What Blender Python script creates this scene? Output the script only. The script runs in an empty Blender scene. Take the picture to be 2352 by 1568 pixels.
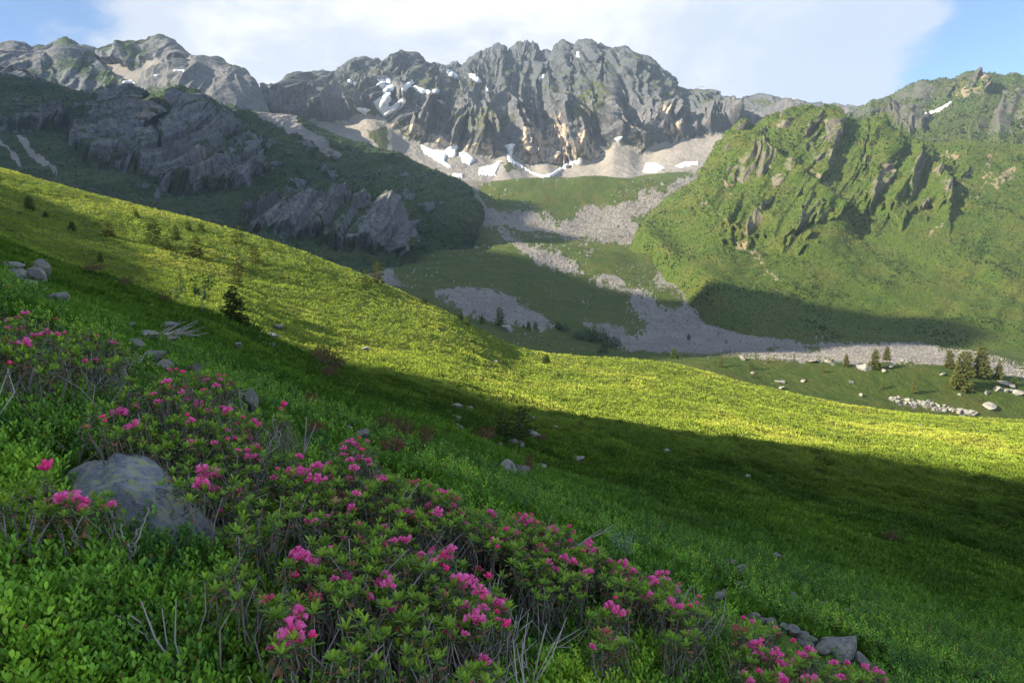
import bpy, math, random
import numpy as np
R = math.radians
scene = bpy.context.scene
COL = scene.collection

# ------------------------------------------------------------------ camera
PW, PH, FOC, PITCH = 2352.0, 1568.0, 1618.0, R(5.09)
cam_d = bpy.data.cameras.new("camera")
cam = bpy.data.objects.new("camera", cam_d); COL.objects.link(cam)
cam_d.sensor_width = 36.0
cam_d.lens = 36.0 * FOC / PW
cam_d.clip_start, cam_d.clip_end = 0.05, 30000
cam.rotation_euler = (R(90) - PITCH, 0, 0)
scene.camera = cam

# ------------------------------------------------------------------ sun, sky, exposure
SUN_EL, SUN_AZ = R(25.0), R(112.0)          # azimuth: left of the view direction
SH = np.array([-math.sin(SUN_AZ), math.cos(SUN_AZ)])        # horizontal unit vector to the sun
sun_d = bpy.data.lights.new("sun", 'SUN')
sun_d.energy, sun_d.angle, sun_d.color = 5.0, R(0.5), (1.0, 0.85, 0.62)
sun = bpy.data.objects.new("sun", sun_d); COL.objects.link(sun)
from mathutils import Vector
sun.rotation_euler = Vector((SH[0]*math.cos(SUN_EL), SH[1]*math.cos(SUN_EL), math.sin(SUN_EL))).to_track_quat('Z', 'Y').to_euler()
vs = scene.view_settings
vs.view_transform, vs.look, vs.gamma, vs.use_curve_mapping, vs.exposure = 'Standard', 'None', 1.0, False, 1.95

class NT:
    """small helper for building node trees"""
    def __init__(s, tree): s.t = tree; tree.nodes.clear()
    def n(s, kind, **kw):
        nd = s.t.nodes.new(kind)
        for k, v in kw.items(): setattr(nd, k, v)
        return nd
    def put(s, sock, v):
        if hasattr(v, 'is_output') or isinstance(v, bpy.types.NodeSocket): s.t.links.new(v, sock)
        elif isinstance(v, (tuple, list)) and len(v) == 3 and sock.type == 'RGBA': sock.default_value = (*v, 1)
        else: sock.default_value = v
    def math(s, op, a, b=0.0, c=None, clamp=False):
        nd = s.n('ShaderNodeMath', operation=op, use_clamp=clamp)
        s.put(nd.inputs[0], a); s.put(nd.inputs[1], b)
        if c is not None: s.put(nd.inputs[2], c)
        return nd.outputs[0]
    def step(s, v, lo, hi, smooth=True):
        nd = s.n('ShaderNodeMapRange', interpolation_type='SMOOTHSTEP' if smooth else 'LINEAR')
        nd.clamp = True
        s.put(nd.inputs[0], v); s.put(nd.inputs[1], lo); s.put(nd.inputs[2], hi)
        nd.inputs[3].default_value, nd.inputs[4].default_value = 0, 1
        return nd.outputs[0]
    def mix(s, f, a, b, blend='MIX'):
        nd = s.n('ShaderNodeMix', data_type='RGBA', blend_type=blend)
        s.put(nd.inputs[0], f); s.put(nd.inputs[6], a); s.put(nd.inputs[7], b)
        return nd.outputs[2]
    def noise(s, vec, scale, detail=4, rough=0.55, dist=0.0):
        nd = s.n('ShaderNodeTexNoise')
        s.put(nd.inputs['Vector'], vec); nd.inputs['Scale'].default_value = scale
        nd.inputs['Detail'].default_value = detail; nd.inputs['Roughness'].default_value = rough
        nd.inputs['Distortion'].default_value = dist
        return nd.outputs[0]
    def vscale(s, vec, sc):
        nd = s.n('ShaderNodeMapping'); s.put(nd.inputs[0], vec); nd.inputs[3].default_value = sc
        return nd.outputs[0]
    def attr(s, name, out='Fac'):
        return s.n('ShaderNodeAttribute', attribute_name=name).outputs[out]

world = bpy.data.worlds.new("World"); scene.world = world; world.use_nodes = True
w = NT(world.node_tree)
sky = w.n('ShaderNodeTexSky', sky_type='NISHITA')
sky.sun_disc = False
sky.sun_elevation, sky.sun_rotation = SUN_EL, math.atan2(SH[0], SH[1])
sky.altitude, sky.air_density, sky.dust_density = 1800, 1.0, 0.2
sky.ozone_density = 3.5
tc = w.n('ShaderNodeTexCoord').outputs['Generated']
sx = w.n('ShaderNodeSeparateXYZ'); w.put(sx.inputs[0], tc)
X, Y, Z = sx.outputs
hor = w.math('SQRT', w.math('ADD', w.math('MULTIPLY', X, X), w.math('MULTIPLY', Y, Y)))
azim = w.math('ARCTAN2', X, Y)                                  # radians right of the view direction
elev = w.math('ARCTAN2', Z, hor)
big = w.noise(w.vscale(tc, (1, 1, 1.8)), 2.6, 7, 0.62, 0.3)
fine = w.noise(w.vscale(tc, (1, 1, 1.6)), 7.0, 8, 0.6, 0.4)
wob = w.math('MULTIPLY', w.math('SUBTRACT', fine, 0.5), 0.22)
# one broad cloud bank over the summits, with open sky to its right and left
edge_r = w.step(w.math('ADD', w.math('ADD', azim, wob), w.math('MULTIPLY', elev, -0.15)), 0.462, 0.51)
edge_l = w.step(w.math('SUBTRACT', w.math('ADD', azim, wob), w.math('MULTIPLY', elev, 0.45)), -0.63, -0.70)
wisp = w.step(big, 0.50, 0.62)
bank = w.math('SUBTRACT', 1.0, w.math('MAXIMUM', edge_r, edge_l))
cover = w.math('MAXIMUM', bank, w.math('MULTIPLY', wisp, w.step(azim, 0.52, 0.1)))
behind = w.step(Y, 0.25, -0.25)                                 # unseen bright cloud added overhead and sunward to lift the fill light
broken = w.math('MULTIPLY', w.step(big, 0.40, 0.55), w.math('MAXIMUM', behind, w.step(elev, 0.55, 0.9)))
cover = w.math('MAXIMUM', cover, broken)
shade = w.step(w.math('ADD', w.math('MULTIPLY', big, 0.65), w.math('MULTIPLY', fine, 0.35)), 0.45, 0.60)
low = w.step(elev, 0.30, 0.13)                                  # whiter towards the ridge line
right = w.step(azim, 0.05, 0.45)
shade = w.math('MAXIMUM', shade, w.math('MULTIPLY', low, w.math('SUBTRACT', 0.95, w.math('MULTIPLY', right, 0.4))))
cloud = w.mix(shade, (0.385, 0.42, 0.49), (0.56, 0.565, 0.575))
cloud = w.mix(w.math('MULTIPLY', right, 0.75), cloud, (0.33, 0.395, 0.50))
cloud = w.mix(w.math('MULTIPLY', w.math('MAXIMUM', behind, w.step(elev, 0.5, 0.9)), 0.9), cloud, (0.70, 0.80, 0.98))
SKY_K = 0.054
bgs = w.n('ShaderNodeBackground'); w.put(bgs.inputs[0], sky.outputs[0]); bgs.inputs[1].default_value = SKY_K
bgc = w.n('ShaderNodeBackground'); w.put(bgc.inputs[0], cloud); bgc.inputs[1].default_value = 0.475
mx = w.n('ShaderNodeMixShader'); w.put(mx.inputs[0], cover)
w.t.links.new(bgs.outputs[0], mx.inputs[1]); w.t.links.new(bgc.outputs[0], mx.inputs[2])
wo = w.n('ShaderNodeOutputWorld'); w.t.links.new(mx.outputs[0], wo.inputs[0])

cy = scene.cycles
cy.max_bounces, cy.diffuse_bounces, cy.glossy_bounces, cy.transmission_bounces, cy.transparent_max_bounces = 5, 3, 2, 3, 6
cy.volume_bounces = 0
try: cy.use_denoising = True
except Exception: pass

# ------------------------------------------------------------------ numeric helpers
rng = np.random.RandomState(11)
random.seed(5)

def _tile(n=512, cells=32, seed=3):
    r = np.random.RandomState(seed)
    a = r.rand(cells, cells)*2*np.pi
    gx, gy = np.cos(a), np.sin(a)
    t = np.arange(n)*cells/n
    i = np.floor(t).astype(int); f = t - i
    s = f*f*f*(f*(f*6-15)+10)
    U, V = np.meshgrid(f, f, indexing='ij'); SU, SV = np.meshgrid(s, s, indexing='ij')
    def g(di, dj):
        I = (i+di) % cells
        J = (i+dj) % cells
        return gx[np.ix_(I, J)]*(U-di) + gy[np.ix_(I, J)]*(V-dj)
    a0 = g(0, 0)*(1-SU)+g(1, 0)*SU; a1 = g(0, 1)*(1-SU)+g(1, 1)*SU
    o = a0*(1-SV)+a1*SV
    return (o/np.abs(o).max()).astype(np.float32)
TILE = _tile()
def N2(u, v, k=0):
    """gradient noise, about -1..1, one feature per unit"""
    a = 0.7+1.31*k; c, s = math.cos(a), math.sin(a)
    uu = (u*c - v*s + 3.17*k)*16; vv = (u*s + v*c + 7.73*k)*16
    i = np.floor(uu).astype(np.int64); j = np.floor(vv).astype(np.int64)
    f = (uu-i).astype(np.float32); g = (vv-j).astype(np.float32)
    i %= 512; j %= 512; i1 = (i+1) % 512; j1 = (j+1) % 512
    return (TILE[i, j]*(1-f)+TILE[i1, j]*f)*(1-g)+(TILE[i, j1]*(1-f)+TILE[i1, j1]*f)*g
def Na(u, v, k=0):
    """the same without rotation, for noise stretched along one axis"""
    uu = (u + 3.17*k + .123)*16; vv = (v + 7.73*k + .71)*16
    i = np.floor(uu).astype(np.int64); j = np.floor(vv).astype(np.int64)
    f = (uu-i).astype(np.float32); g = (vv-j).astype(np.float32)
    i %= 512; j %= 512; i1 = (i+1) % 512; j1 = (j+1) % 512
    return (TILE[i, j]*(1-f)+TILE[i1, j]*f)*(1-g)+(TILE[i, j1]*(1-f)+TILE[i1, j1]*f)*g
def fbm(u, v, o=4, k=0, gain=0.5):
    s = 0; a = 1.0
    for q in range(o):
        s = s + a*N2(u*2**q, v*2**q, k+q); a *= gain
    return s
def ridge(u, v, k=0): return 1-2*np.abs(Na(u, v, k))
def smooth(x, a, b):
    t = np.clip((x-a)/(b-a), 0, 1); return t*t*(3-2*t)

def pchip(x, y, xi):
    """monotone cubic through (x, y), flat outside"""
    x = np.asarray(x, float); y = np.asarray(y, float)
    h = np.diff(x); d = np.diff(y)/h
    m = np.zeros(len(x))
    if len(x) > 2:
        w1 = 2*h[1:]+h[:-1]; w2 = h[1:]+2*h[:-1]
        ok = d[:-1]*d[1:] > 0
        with np.errstate(divide='ignore', invalid='ignore'):
            mm = (w1+w2)/(w1/d[:-1]+w2/d[1:])
        m[1:-1] = np.where(ok, mm, 0)
    m[0], m[-1] = d[0], d[-1]
    xi = np.clip(xi, x[0], x[-1])
    i = np.clip(np.searchsorted(x, xi)-1, 0, len(x)-2)
    t = (xi-x[i])/h[i]
    return (y[i]*(1+2*t)*(1-t)**2 + m[i]*h[i]*t*(1-t)**2 + y[i+1]*t*t*(3-2*t) + m[i+1]*h[i]*t*t*(t-1))

CP, SP = math.cos(PITCH), math.sin(PITCH)
def ray(px, py):
    """photo point (2352 wide) -> sideways and upward slope per metre of depth"""
    a = (np.asarray(px, float)-PW/2)/FOC; b = -(np.asarray(py, float)-PH/2)/FOC
    ry = CP + b*SP; rz = -SP + b*CP
    return a/ry, rz/ry
def project(P):
    y = P[..., 1]*CP - P[..., 2]*SP; z = P[..., 1]*SP + P[..., 2]*CP
    return PW/2 + FOC*P[..., 0]/y, PH/2 - FOC*z/y

# ------------------------------------------------------------------ mesh helpers
def mesh_arrays(name, V, F, smooth_f=True, attrs=None, colors=None):
    V = np.ascontiguousarray(V, np.float32).reshape(-1, 3); F = np.ascontiguousarray(F, np.int32)
    me = bpy.data.meshes.new(name)
    me.vertices.add(len(V)); me.vertices.foreach_set('co', V.ravel())
    k = F.shape[1]
    me.loops.add(F.size); me.loops.foreach_set('vertex_index', F.ravel())
    me.polygons.add(len(F)); me.polygons.foreach_set('loop_start', np.arange(0, F.size, k, dtype=np.int32))
    me.polygons.foreach_set('use_smooth', np.full(len(F), smooth_f))
    me.update(calc_edges=True)
    for nm, a in (attrs or {}).items():
        at = me.attributes.new(nm, 'FLOAT', 'POINT'); at.data.foreach_set('value', np.ascontiguousarray(a, np.float32).ravel())
    if colors is not None:
        c = np.ones((len(V), 4), np.float32); c[:, :3] = colors
        at = me.attributes.new('col', 'FLOAT_COLOR', 'POINT'); at.data.foreach_set('color', c.ravel())
    return me
def link(name, me, mat=None, parent=None):
    o = bpy.data.objects.new(name, me); COL.objects.link(o)
    if mat is not None and me is not None and not me.materials: me.materials.append(mat)
    if parent is not None: o.parent = parent
    return o
def tag(o, label=None, cat=None, group=None, kind=None):
    if label: o['label'] = label
    if cat: o['category'] = cat
    if group: o['group'] = group
    if kind: o['kind'] = kind
    return o
def empty(name, loc, rz=0.0, s=1.0):
    o = bpy.data.objects.new(name, None); COL.objects.link(o)
    o.location = loc; o.rotation_euler = (0, 0, rz); o.scale = (s, s, s); o.empty_display_size = 0.05
    return o
def copy_tree(o):
    c = o.copy(); COL.objects.link(c)
    for ch in o.children:
        d = ch.copy(); COL.objects.link(d); d.parent = c
    return c

class MB:
    """collects quads (with a colour per vertex) into one mesh"""
    def __init__(s): s.v, s.f, s.c, s.n = [], [], [], 0
    def add(s, V, F, C):
        V = np.asarray(V, np.float32).reshape(-1, 3); F = np.asarray(F, np.int64)
        C = np.broadcast_to(np.asarray(C, np.float32), (len(V), 3))
        s.v.append(V); s.f.append(F+s.n); s.c.append(C); s.n += len(V)
    def tube(s, pts, rad, C, k=5):
        pts = np.asarray(pts, float); rad = np.broadcast_to(rad, (len(pts),))
        t = np.gradient(pts, axis=0); t /= np.linalg.norm(t, axis=1)[:, None]+1e-9
        ref = np.array([0.31, 0.17, 0.94]) if abs(t[0, 2]) < 0.8 else np.array([0.9, 0.4, 0.1])
        a = np.cross(t, ref); a /= np.linalg.norm(a, axis=1)[:, None]+1e-9
        b = np.cross(t, a)
        ang = np.arange(k)*2*np.pi/k
        V = pts[:, None]+(a[:, None]*np.cos(ang)[None, :, None]+b[:, None]*np.sin(ang)[None, :, None])*rad[:, None, None]
        i = np.arange(len(pts)-1)[:, None]*k; j = np.arange(k)[None]
        F = np.stack([i+j, i+(j+1) % k, i+k+(j+1) % k, i+k+j], -1).reshape(-1, 4)
        if k == 4: F = np.vstack([F, [[0, 1, 2, 3]], [np.arange(4)+(len(pts)-1)*4]])
        s.add(V, F, C)
    def leaves(s, P, D, Nn, L, W, C, fold=0.25, droop=0.15):
        """oval leaves: base P, direction D, upper side Nn, length L, width W, colour C (all per leaf)"""
        n = len(P)
        if n == 0: return
        D = D/(np.linalg.norm(D, axis=1)[:, None]+1e-9)
        S = np.cross(D, Nn); S /= np.linalg.norm(S, axis=1)[:, None]+1e-9
        U = np.cross(S, D)
        L = np.broadcast_to(L, (n,)); W = np.broadcast_to(W, (n,))
        T = np.array([[0, 0, 0], [.38, .82, fold], [.76, .8, fold*.7], [1.0, 0, -droop], [.76, -.8, fold*.7], [.38, -.82, fold]])
        V = (P[:, None]+D[:, None]*(T[None, :, 0]*L[:, None])[..., None]
             + S[:, None]*(T[None, :, 1]*W[:, None]*.5)[..., None] + U[:, None]*(T[None, :, 2]*W[:, None])[..., None])
        F = (np.array([[0, 1, 2, 3], [0, 3, 4, 5]])[None]+6*np.arange(n)[:, None, None]).reshape(-1, 4)
        s.add(V.reshape(-1, 3), F, np.repeat(np.broadcast_to(C, (n, 3)), 6, axis=0))
    def blades(s, P, D, L, W, C):
        """diamond tufts of 4 corners, for leaves only a pixel or two wide"""
        n = len(P)
        D = D/(np.linalg.norm(D, axis=1)[:, None]+1e-9)
        A = rng.normal(size=(n, 3)); S = np.cross(D, A); S /= np.linalg.norm(S, axis=1)[:, None]+1e-9
        L = np.broadcast_to(L, (n,))[:, None]; W = np.broadcast_to(W, (n,))[:, None]
        V = np.stack([P, P+D*L*.5+S*W*.5, P+D*L, P+D*L*.5-S*W*.5], 1)
        F = np.arange(4*n).reshape(n, 4)
        s.add(V.reshape(-1, 3), F, np.repeat(np.broadcast_to(C, (n, 3)), 4, axis=0))
    def mesh(s, name, smooth_f=True):
        return mesh_arrays(name, np.vstack(s.v), np.vstack(s.f), smooth_f, None, np.vstack(s.c))
def pts_in(poly, x, y):
    inside = np.zeros(np.shape(x), bool)
    n = len(poly)
    for a in range(n):
        x0, y0 = poly[a]; x1, y1 = poly[(a+1) % n]
        if y0 == y1: continue
        c = ((y0 > y) != (y1 > y)) & (x < (x1-x0)*(y-y0)/(y1-y0)+x0)
        inside ^= c
    return inside
def zc(pts, off):                      # from an enlarged crop of the photo to photo points
    return [(off[0]+.3516*a, off[1]+.3516*b) for a, b in pts]
O1, O2, O3, O4, O5, O6 = (0, 0), (781, 46), (1525, 92), (0, 367.5), (781, 367.5), (1525, 551)
# ------------------------------------------------------------------ materials
def material(name):
    m = bpy.data.materials.new(name); m.use_nodes = True
    return m, NT(m.node_tree)
def finish(t, col, rough=0.85, bump=None, bdist=1.0, bstr=0.6, spec=0.2, trans=0.0):
    p = t.n('ShaderNodeBsdfPrincipled')
    t.put(p.inputs['Base Color'], col); t.put(p.inputs['Roughness'], rough); p.inputs['Specular IOR Level'].default_value = spec
    if bump is not None:
        b = t.n('ShaderNodeBump'); t.put(b.inputs['Height'], bump); b.inputs['Distance'].default_value = bdist; b.inputs['Strength'].default_value = bstr
        t.t.links.new(b.outputs[0], p.inputs['Normal'])
    out = t.n('ShaderNodeOutputMaterial')
    if trans > 0:
        tr = t.n('ShaderNodeBsdfTranslucent'); t.put(tr.inputs[0], col)
        m = t.n('ShaderNodeMixShader'); m.inputs[0].default_value = trans
        t.t.links.new(p.outputs[0], m.inputs[1]); t.t.links.new(tr.outputs[0], m.inputs[2]); t.t.links.new(m.outputs[0], out.inputs[0])
    else: t.t.links.new(p.outputs[0], out.inputs[0])
def geo_pos(t): return t.n('ShaderNodeNewGeometry').outputs['Position']

def terrain_mat(name, s, grass, rock, scree=((.12, .118, .115), (.18, .174, .168)), warm=(.22, .175, .13), streak=(1, 1, .35)):
    """alpine ground: grass, rock, scree and bare earth, mixed by vertex masks broken up with noise; s = finest grain in metres"""
    m, t = material(name); P = geo_pos(t)
    nf = t.noise(P, 1/(s*1.3), 3, .6); nm = t.noise(P, 1/(s*7), 5, .6); nl = t.noise(P, 1/(s*40), 5, .6)
    ns = t.noise(t.vscale(P, streak), 1/(s*5), 6, .65, .4)
    g = t.mix(t.step(nm, .35, .65), grass[0], grass[1]); g = t.mix(t.step(nl, .42, .66), g, grass[2])
    g = t.mix(t.math('MULTIPLY', t.step(nf, .5, .72), .5), g, grass[3])
    r = t.mix(t.step(ns, .36, .62), rock[0], rock[1]); r = t.mix(t.step(nf, .5, .7), r, rock[2])
    r = t.mix(t.math('MULTIPLY', t.attr('warm'), t.step(ns, .35, .6)), r, warm)
    lich = t.math('MULTIPLY', t.step(nm, .52, .66), t.attr('moss'))
    r = t.mix(lich, r, grass[1])
    sc = t.mix(t.step(nf, .35, .65), scree[0], scree[1]); sc = t.mix(t.step(nl, .4, .7), sc, scree[0])
    def fac(a, k1, k2, lo=.42, hi=.58):
        v = t.math('ADD', a, t.math('MULTIPLY', t.math('SUBTRACT', nm, .5), k1)); v = t.math('ADD', v, t.math('MULTIPLY', t.math('SUBTRACT', ns, .5), k2))
        return t.step(v, lo, hi)
    r = t.mix(t.step(t.math('ADD', t.attr('tone'), t.math('MULTIPLY', t.math('SUBTRACT', ns, .5), .5)), .25, -.45), r, rock[3])  # dark streaks along the relief grooves; groove shade put into the rock colour
    c = t.mix(fac(t.attr('rock'), .5, .9), g, r)
    c = t.mix(fac(t.attr('scree'), .95, .3), c, sc)
    c = t.mix(fac(t.attr('dirt'), .5, .6), c, (.155, .125, .085))
    bump = t.math('ADD', t.math('MULTIPLY', nm, 1.0), t.math('ADD', t.math('MULTIPLY', nf, .35), t.math('MULTIPLY', ns, 1.2)))
    finish(t, c, .92, bump, s*3.0, .55, .12)
    return m
def leaf_mat(name, trans=.3, rough=.5, spec=.35):
    m, t = material(name); finish(t, t.attr('col', 'Color'), rough, None, 1, 1, spec, trans); return m
M_LEAF = leaf_mat('leaf'); M_TUFT = leaf_mat('meadow_leaf', .25, .8, .15)
M_PETAL = leaf_mat('petal', .35, .55, .25); M_NEEDLE = leaf_mat('needle', .2, .8, .12)
M_BARK = leaf_mat('grey_bark', 0, .85, .15)

def rock_mat(name, a, b, c, lichen, s, cracks=.6):
    m, t = material(name)
    P = t.n('ShaderNodeTexCoord').outputs['Object']
    n1 = t.noise(P, 2.2*s, 6, .65, .3); n2 = t.noise(P, 9*s, 5, .7); n3 = t.noise(P, 34*s, 3, .6)
    col = t.mix(t.step(n1, .35, .65), a, b); col = t.mix(t.step(n2, .48, .68), col, c)
    l1 = t.math('MULTIPLY', t.step(n1, .46, .60), t.step(n2, .46, .54)); col = t.mix(t.math('MULTIPLY', l1, .75), col, lichen)
    vo = t.n('ShaderNodeTexVoronoi', feature='DISTANCE_TO_EDGE'); t.put(vo.inputs['Vector'], P); vo.inputs['Scale'].default_value = 1.1*s
    crack = t.step(vo.outputs[0], .012, .0); col = t.mix(t.math('MULTIPLY', crack, cracks), col, (.06, .06, .06))
    col = t.mix(t.math('MULTIPLY', t.step(n3, .55, .75), .5), col, (.12, .12, .12))
    bump = t.math('ADD', t.math('ADD', n1, t.math('MULTIPLY', n2, .6)), t.math('SUBTRACT', t.math('MULTIPLY', n3, .35), t.math('MULTIPLY', crack, cracks)))
    finish(t, col, .88, bump, .05, .7, .25)
    return m
M_ROCK = rock_mat('grey_granite', (.15, .15, .15), (.25, .245, .235), (.075, .075, .08), (.19, .20, .10), 1.0)
M_BOULDER = rock_mat('lichen_granite', (.16, .18, .21), (.27, .295, .32), (.085, .10, .125), (.34, .37, .10), 3.2, 0.0)
m_, t_ = material('snow'); P_ = geo_pos(t_)
finish(t_, t_.mix(t_.step(t_.noise(P_, .09, 6, .7), .42, .68), (.55, .58, .63), (.30, .31, .32)), .6, t_.noise(P_, .25, 4), 2.0, .4, .3)
M_SNOW = m_
m_, t_ = material('scree_stone'); finish(t_, t_.attr('col', 'Color'), .9, None, 1, 1, .15); M_STONE = m_
m_, t_ = material('galvanised_steel'); finish(t_, (.25, .26, .28), .5, None, 1, 1, .5); M_STEEL = m_
# ------------------------------------------------------------------ terrain sheets
def sheet_base(rows, az, counts, dists=None):
    """rows of photo points with depth, near to far -> grid of points; every column is one vertical plane (x = az * depth)"""
    E, D = [], []
    for r in rows:
        a = np.array(r, float); A, el = ray(a[:, 0], a[:, 1])
        o = np.argsort(A); A, el, dd = A[o], el[o], a[o, 2]
        E.append(pchip(A, el, az)); D.append(np.exp(pchip(A, np.log(dd), az)))
    E = np.array(E); LD = np.log(np.array(D))
    n = len(rows)
    t = np.concatenate([np.arange(c)/c+i for i, c in enumerate(counts)]+[[n-1]])
    # slopes per row (monotone) for interpolation between rows
    def interp(Yv):
        d = np.diff(Yv, axis=0); m = np.zeros_like(Yv)
        with np.errstate(divide='ignore', invalid='ignore'):
            hm = 2*d[:-1]*d[1:]/(d[:-1]+d[1:])
        m[1:-1] = np.where(d[:-1]*d[1:] > 0, hm, 0); m[0], m[-1] = d[0], d[-1]
        i = np.clip(t.astype(int), 0, n-2); u = (t-i)[:, None]
        return Yv[i]*(1+2*u)*(1-u)**2+m[i]*u*(1-u)**2+Yv[i+1]*u*u*(3-2*u)+m[i+1]*u*u*(u-1)
    el, ld = interp(E), interp(LD)
    d = np.exp(ld)
    return np.stack([az[None]*d, d, el*d], -1), t
def normals(P):
    du = np.gradient(P, axis=1); dv = np.gradient(P, axis=0)
    n = np.cross(du, dv); n /= np.linalg.norm(n, axis=-1)[..., None]+1e-9
    return n
def outward(P, k=.3):
    """normals laid over towards the horizontal, so relief does not lift the skyline"""
    n = normals(P); n[..., 2] *= k; return n/(np.linalg.norm(n, axis=-1)[..., None]+1e-9)
def grid_faces(nr, nc):
    i = np.arange(nr-1)[:, None]*nc; j = np.arange(nc-1)[None]
    return np.stack([i+j, i+j+1, i+nc+j+1, i+nc+j], -1).reshape(-1, 4)
def pmask(polys, px, py, jit, k=40, cell=26.0):
    """0..1 mask of photo polygons with ragged, softened edges"""
    m = np.zeros(px.shape, np.float32)
    jx = (N2(px/cell, py/cell, k)+.6*N2(px/cell*2.7, py/cell*2.7, k+1))*jit*2; jy = (N2(px/cell, py/cell, k+2)+.6*N2(px/cell*2.7, py/cell*2.7, k+3))*jit*1.4
    for ox, oy in ((-1.2, -.8), (1.2, -.6), (-.9, .9), (1.0, .8)):
        q = np.zeros(px.shape, bool)
        for p in polys: q |= pts_in(p, px+jx+ox, py+jy+oy)
        m += q*.25
    return m
SHEETS, ATTR = {}, {}
def finish_sheet(name, P, mat, label, attrs, keep=True):
    nr, nc = P.shape[:2]
    A = {k: np.zeros((nr, nc), np.float32) for k in ('rock', 'scree', 'dirt', 'warm', 'moss', 'tone')}
    A.update(attrs)
    me = mesh_arrays(name, P, grid_faces(nr, nc), name not in ('granite_mountain', 'crag_mountain', 'summit_ridge'), A)
    o = link(name, me, mat); tag(o, label, None, None, 'structure')
    px, py = project(P)
    SHEETS[name] = (P, px, py); ATTR[name] = A
    return o
def hit(name, x, y):
    """nearest visible point of a sheet at a photo point"""
    P, px, py = SHEETS[name]
    d2 = (px-x)**2+(py-y)**2
    r = max(3.0, math.sqrt(d2.min())*1.3)
    ok = d2 <= r*r
    yy = np.where(ok, P[..., 1], 1e9)
    k = np.unravel_index(np.argmin(yy), yy.shape)
    # among hits close in depth take the one nearest in the picture
    ok &= P[..., 1] < P[k][1]*1.04
    k = np.unravel_index(np.argmin(np.where(ok, d2, 1e9)), d2.shape)
    return P[k].copy()

# ---- the hillside: near slope, meadow bowl and sunlit shoulder (one sheet, constant depth per row)
HPX = [-900, -500, 0, 250, 500, 750, 1000, 1250, 1500, 1750, 2000, 2352, 2900]
def near(d):            # the slope under the shrubs is close to a plane falling to the right
    return [640 - 1618*(-1.25/d - .40*(p-1176)/1618 - .05) for p in HPX]
HD = [(0.75, near(.75)), (1.3, near(1.3)), (2.2, near(2.2)), (4.4, near(4.4)),
 (7.0, [420, 480, 655, 775, 868, 965, 1050, 1150, 1240, 1320, 1410, 1530, 1720]),
 (12., [380, 410, 612, 705, 795, 905, 990, 1093, 1165, 1228, 1298, 1405, 1550]),
 (20., [330, 370, 560, 645, 730, 848, 935, 1033, 1090, 1142, 1195, 1280, 1390]),
 (25., [340, 375, 563, 654, 742, 846, 922, 1002, 1056, 1106, 1152, 1205, 1280]),
 (34., [345, 372, 575, 680, 748, 842, 896, 966, 1008, 1050, 1075, 1105, 1150]),
 (50., [320, 340, 540, 640, 700, 800, 852, 918, 952, 992, 1024, 1046, 1075]),
 (78., [250, 270, 470, 552, 622, 700, 776, 868, 882, 932, 972, 1000, 1020]),
 (108., [180, 220, 386, 457, 518, 599, 706, 812, 832, 888, 937, 967, 990]),
 (125., [190, 225, 388, 462, 530, 615, 722, 832, 842, 905, 960, 990, 1010]),
 (170., [300, 330, 520, 600, 680, 760, 850, 930, 950, 1010, 1060, 1100, 1100])]
rows = [[(p, y, d) for p, y in zip(HPX, ys)] for d, ys in HD]
az = np.linspace(ray(-800, 640)[0], ray(2800, 640)[0], 1300)
P, t = sheet_base(rows, az, [14, 24, 40, 44, 54, 60, 36, 60, 76, 84, 90, 30, 12])
x, y = P[..., 0], P[..., 1]
amp = smooth(y, 5, 45)
P[..., 2] += (.55*amp*N2(x/16, y/16, 1)+.28*smooth(y, 4, 20)*N2(x/5.5, y/5.5, 2)+.10*smooth(y, 3, 12)*N2(x/2.1, y/2.1, 3)
              +.17*smooth(y, 9, 24)*N2(x/1.5, y/1.3, 13)+.10*smooth(y, 7, 16)*N2(x/.8, y/.7, 14)+ .035*N2(x/.7, y/.7, 4)+.012*N2(x/.23, y/.23, 5))*(1-.55*smooth(y, 95, 110))
GD = P[:, 0, 1].copy(); GZ = P[..., 2].copy(); GA0, GAS = az[0], az[1]-az[0]
def ground(px_, py_):
    """height of the hillside at world x, y"""
    px_ = np.asarray(px_, float); py_ = np.asarray(py_, float)
    c = np.clip((px_/py_-GA0)/GAS, 0, GZ.shape[1]-1.001); j = c.astype(int); f = c-j
    i = np.clip(np.searchsorted(GD, py_)-1, 0, len(GD)-2); g = np.clip((py_-GD[i])/(GD[i+1]-GD[i]), 0, 1)
    return (GZ[i, j]*(1-f)+GZ[i, j+1]*f)*(1-g)+(GZ[i+1, j]*(1-f)+GZ[i+1, j+1]*f)*g
def hit_ground(x, y, h=0.0, dmin=0.8):
    """first point on the photo ray that is h above the hillside"""
    A, e = ray(x, y); d = np.exp(np.linspace(math.log(dmin), math.log(165), 1500))
    below = e*d - ground(A*d, d) <= h
    k = int(np.argmax(below)) if below.any() else len(d)-1
    return np.array([A*d[k], d[k], e*d[k]])
M_HILL = terrain_mat('heath', .06, ((.035, .060, .012), (.060, .095, .014), (.075, .100, .016), (.030, .045, .012)), ((.28, .27, .26), (.36, .34, .32), (.2, .2, .2), (.1, .1, .1)))
finish_sheet('hillside', P, M_HILL, 'steep green hillside running from the shrubs up to the sunlit grassy shoulder', {})

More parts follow.
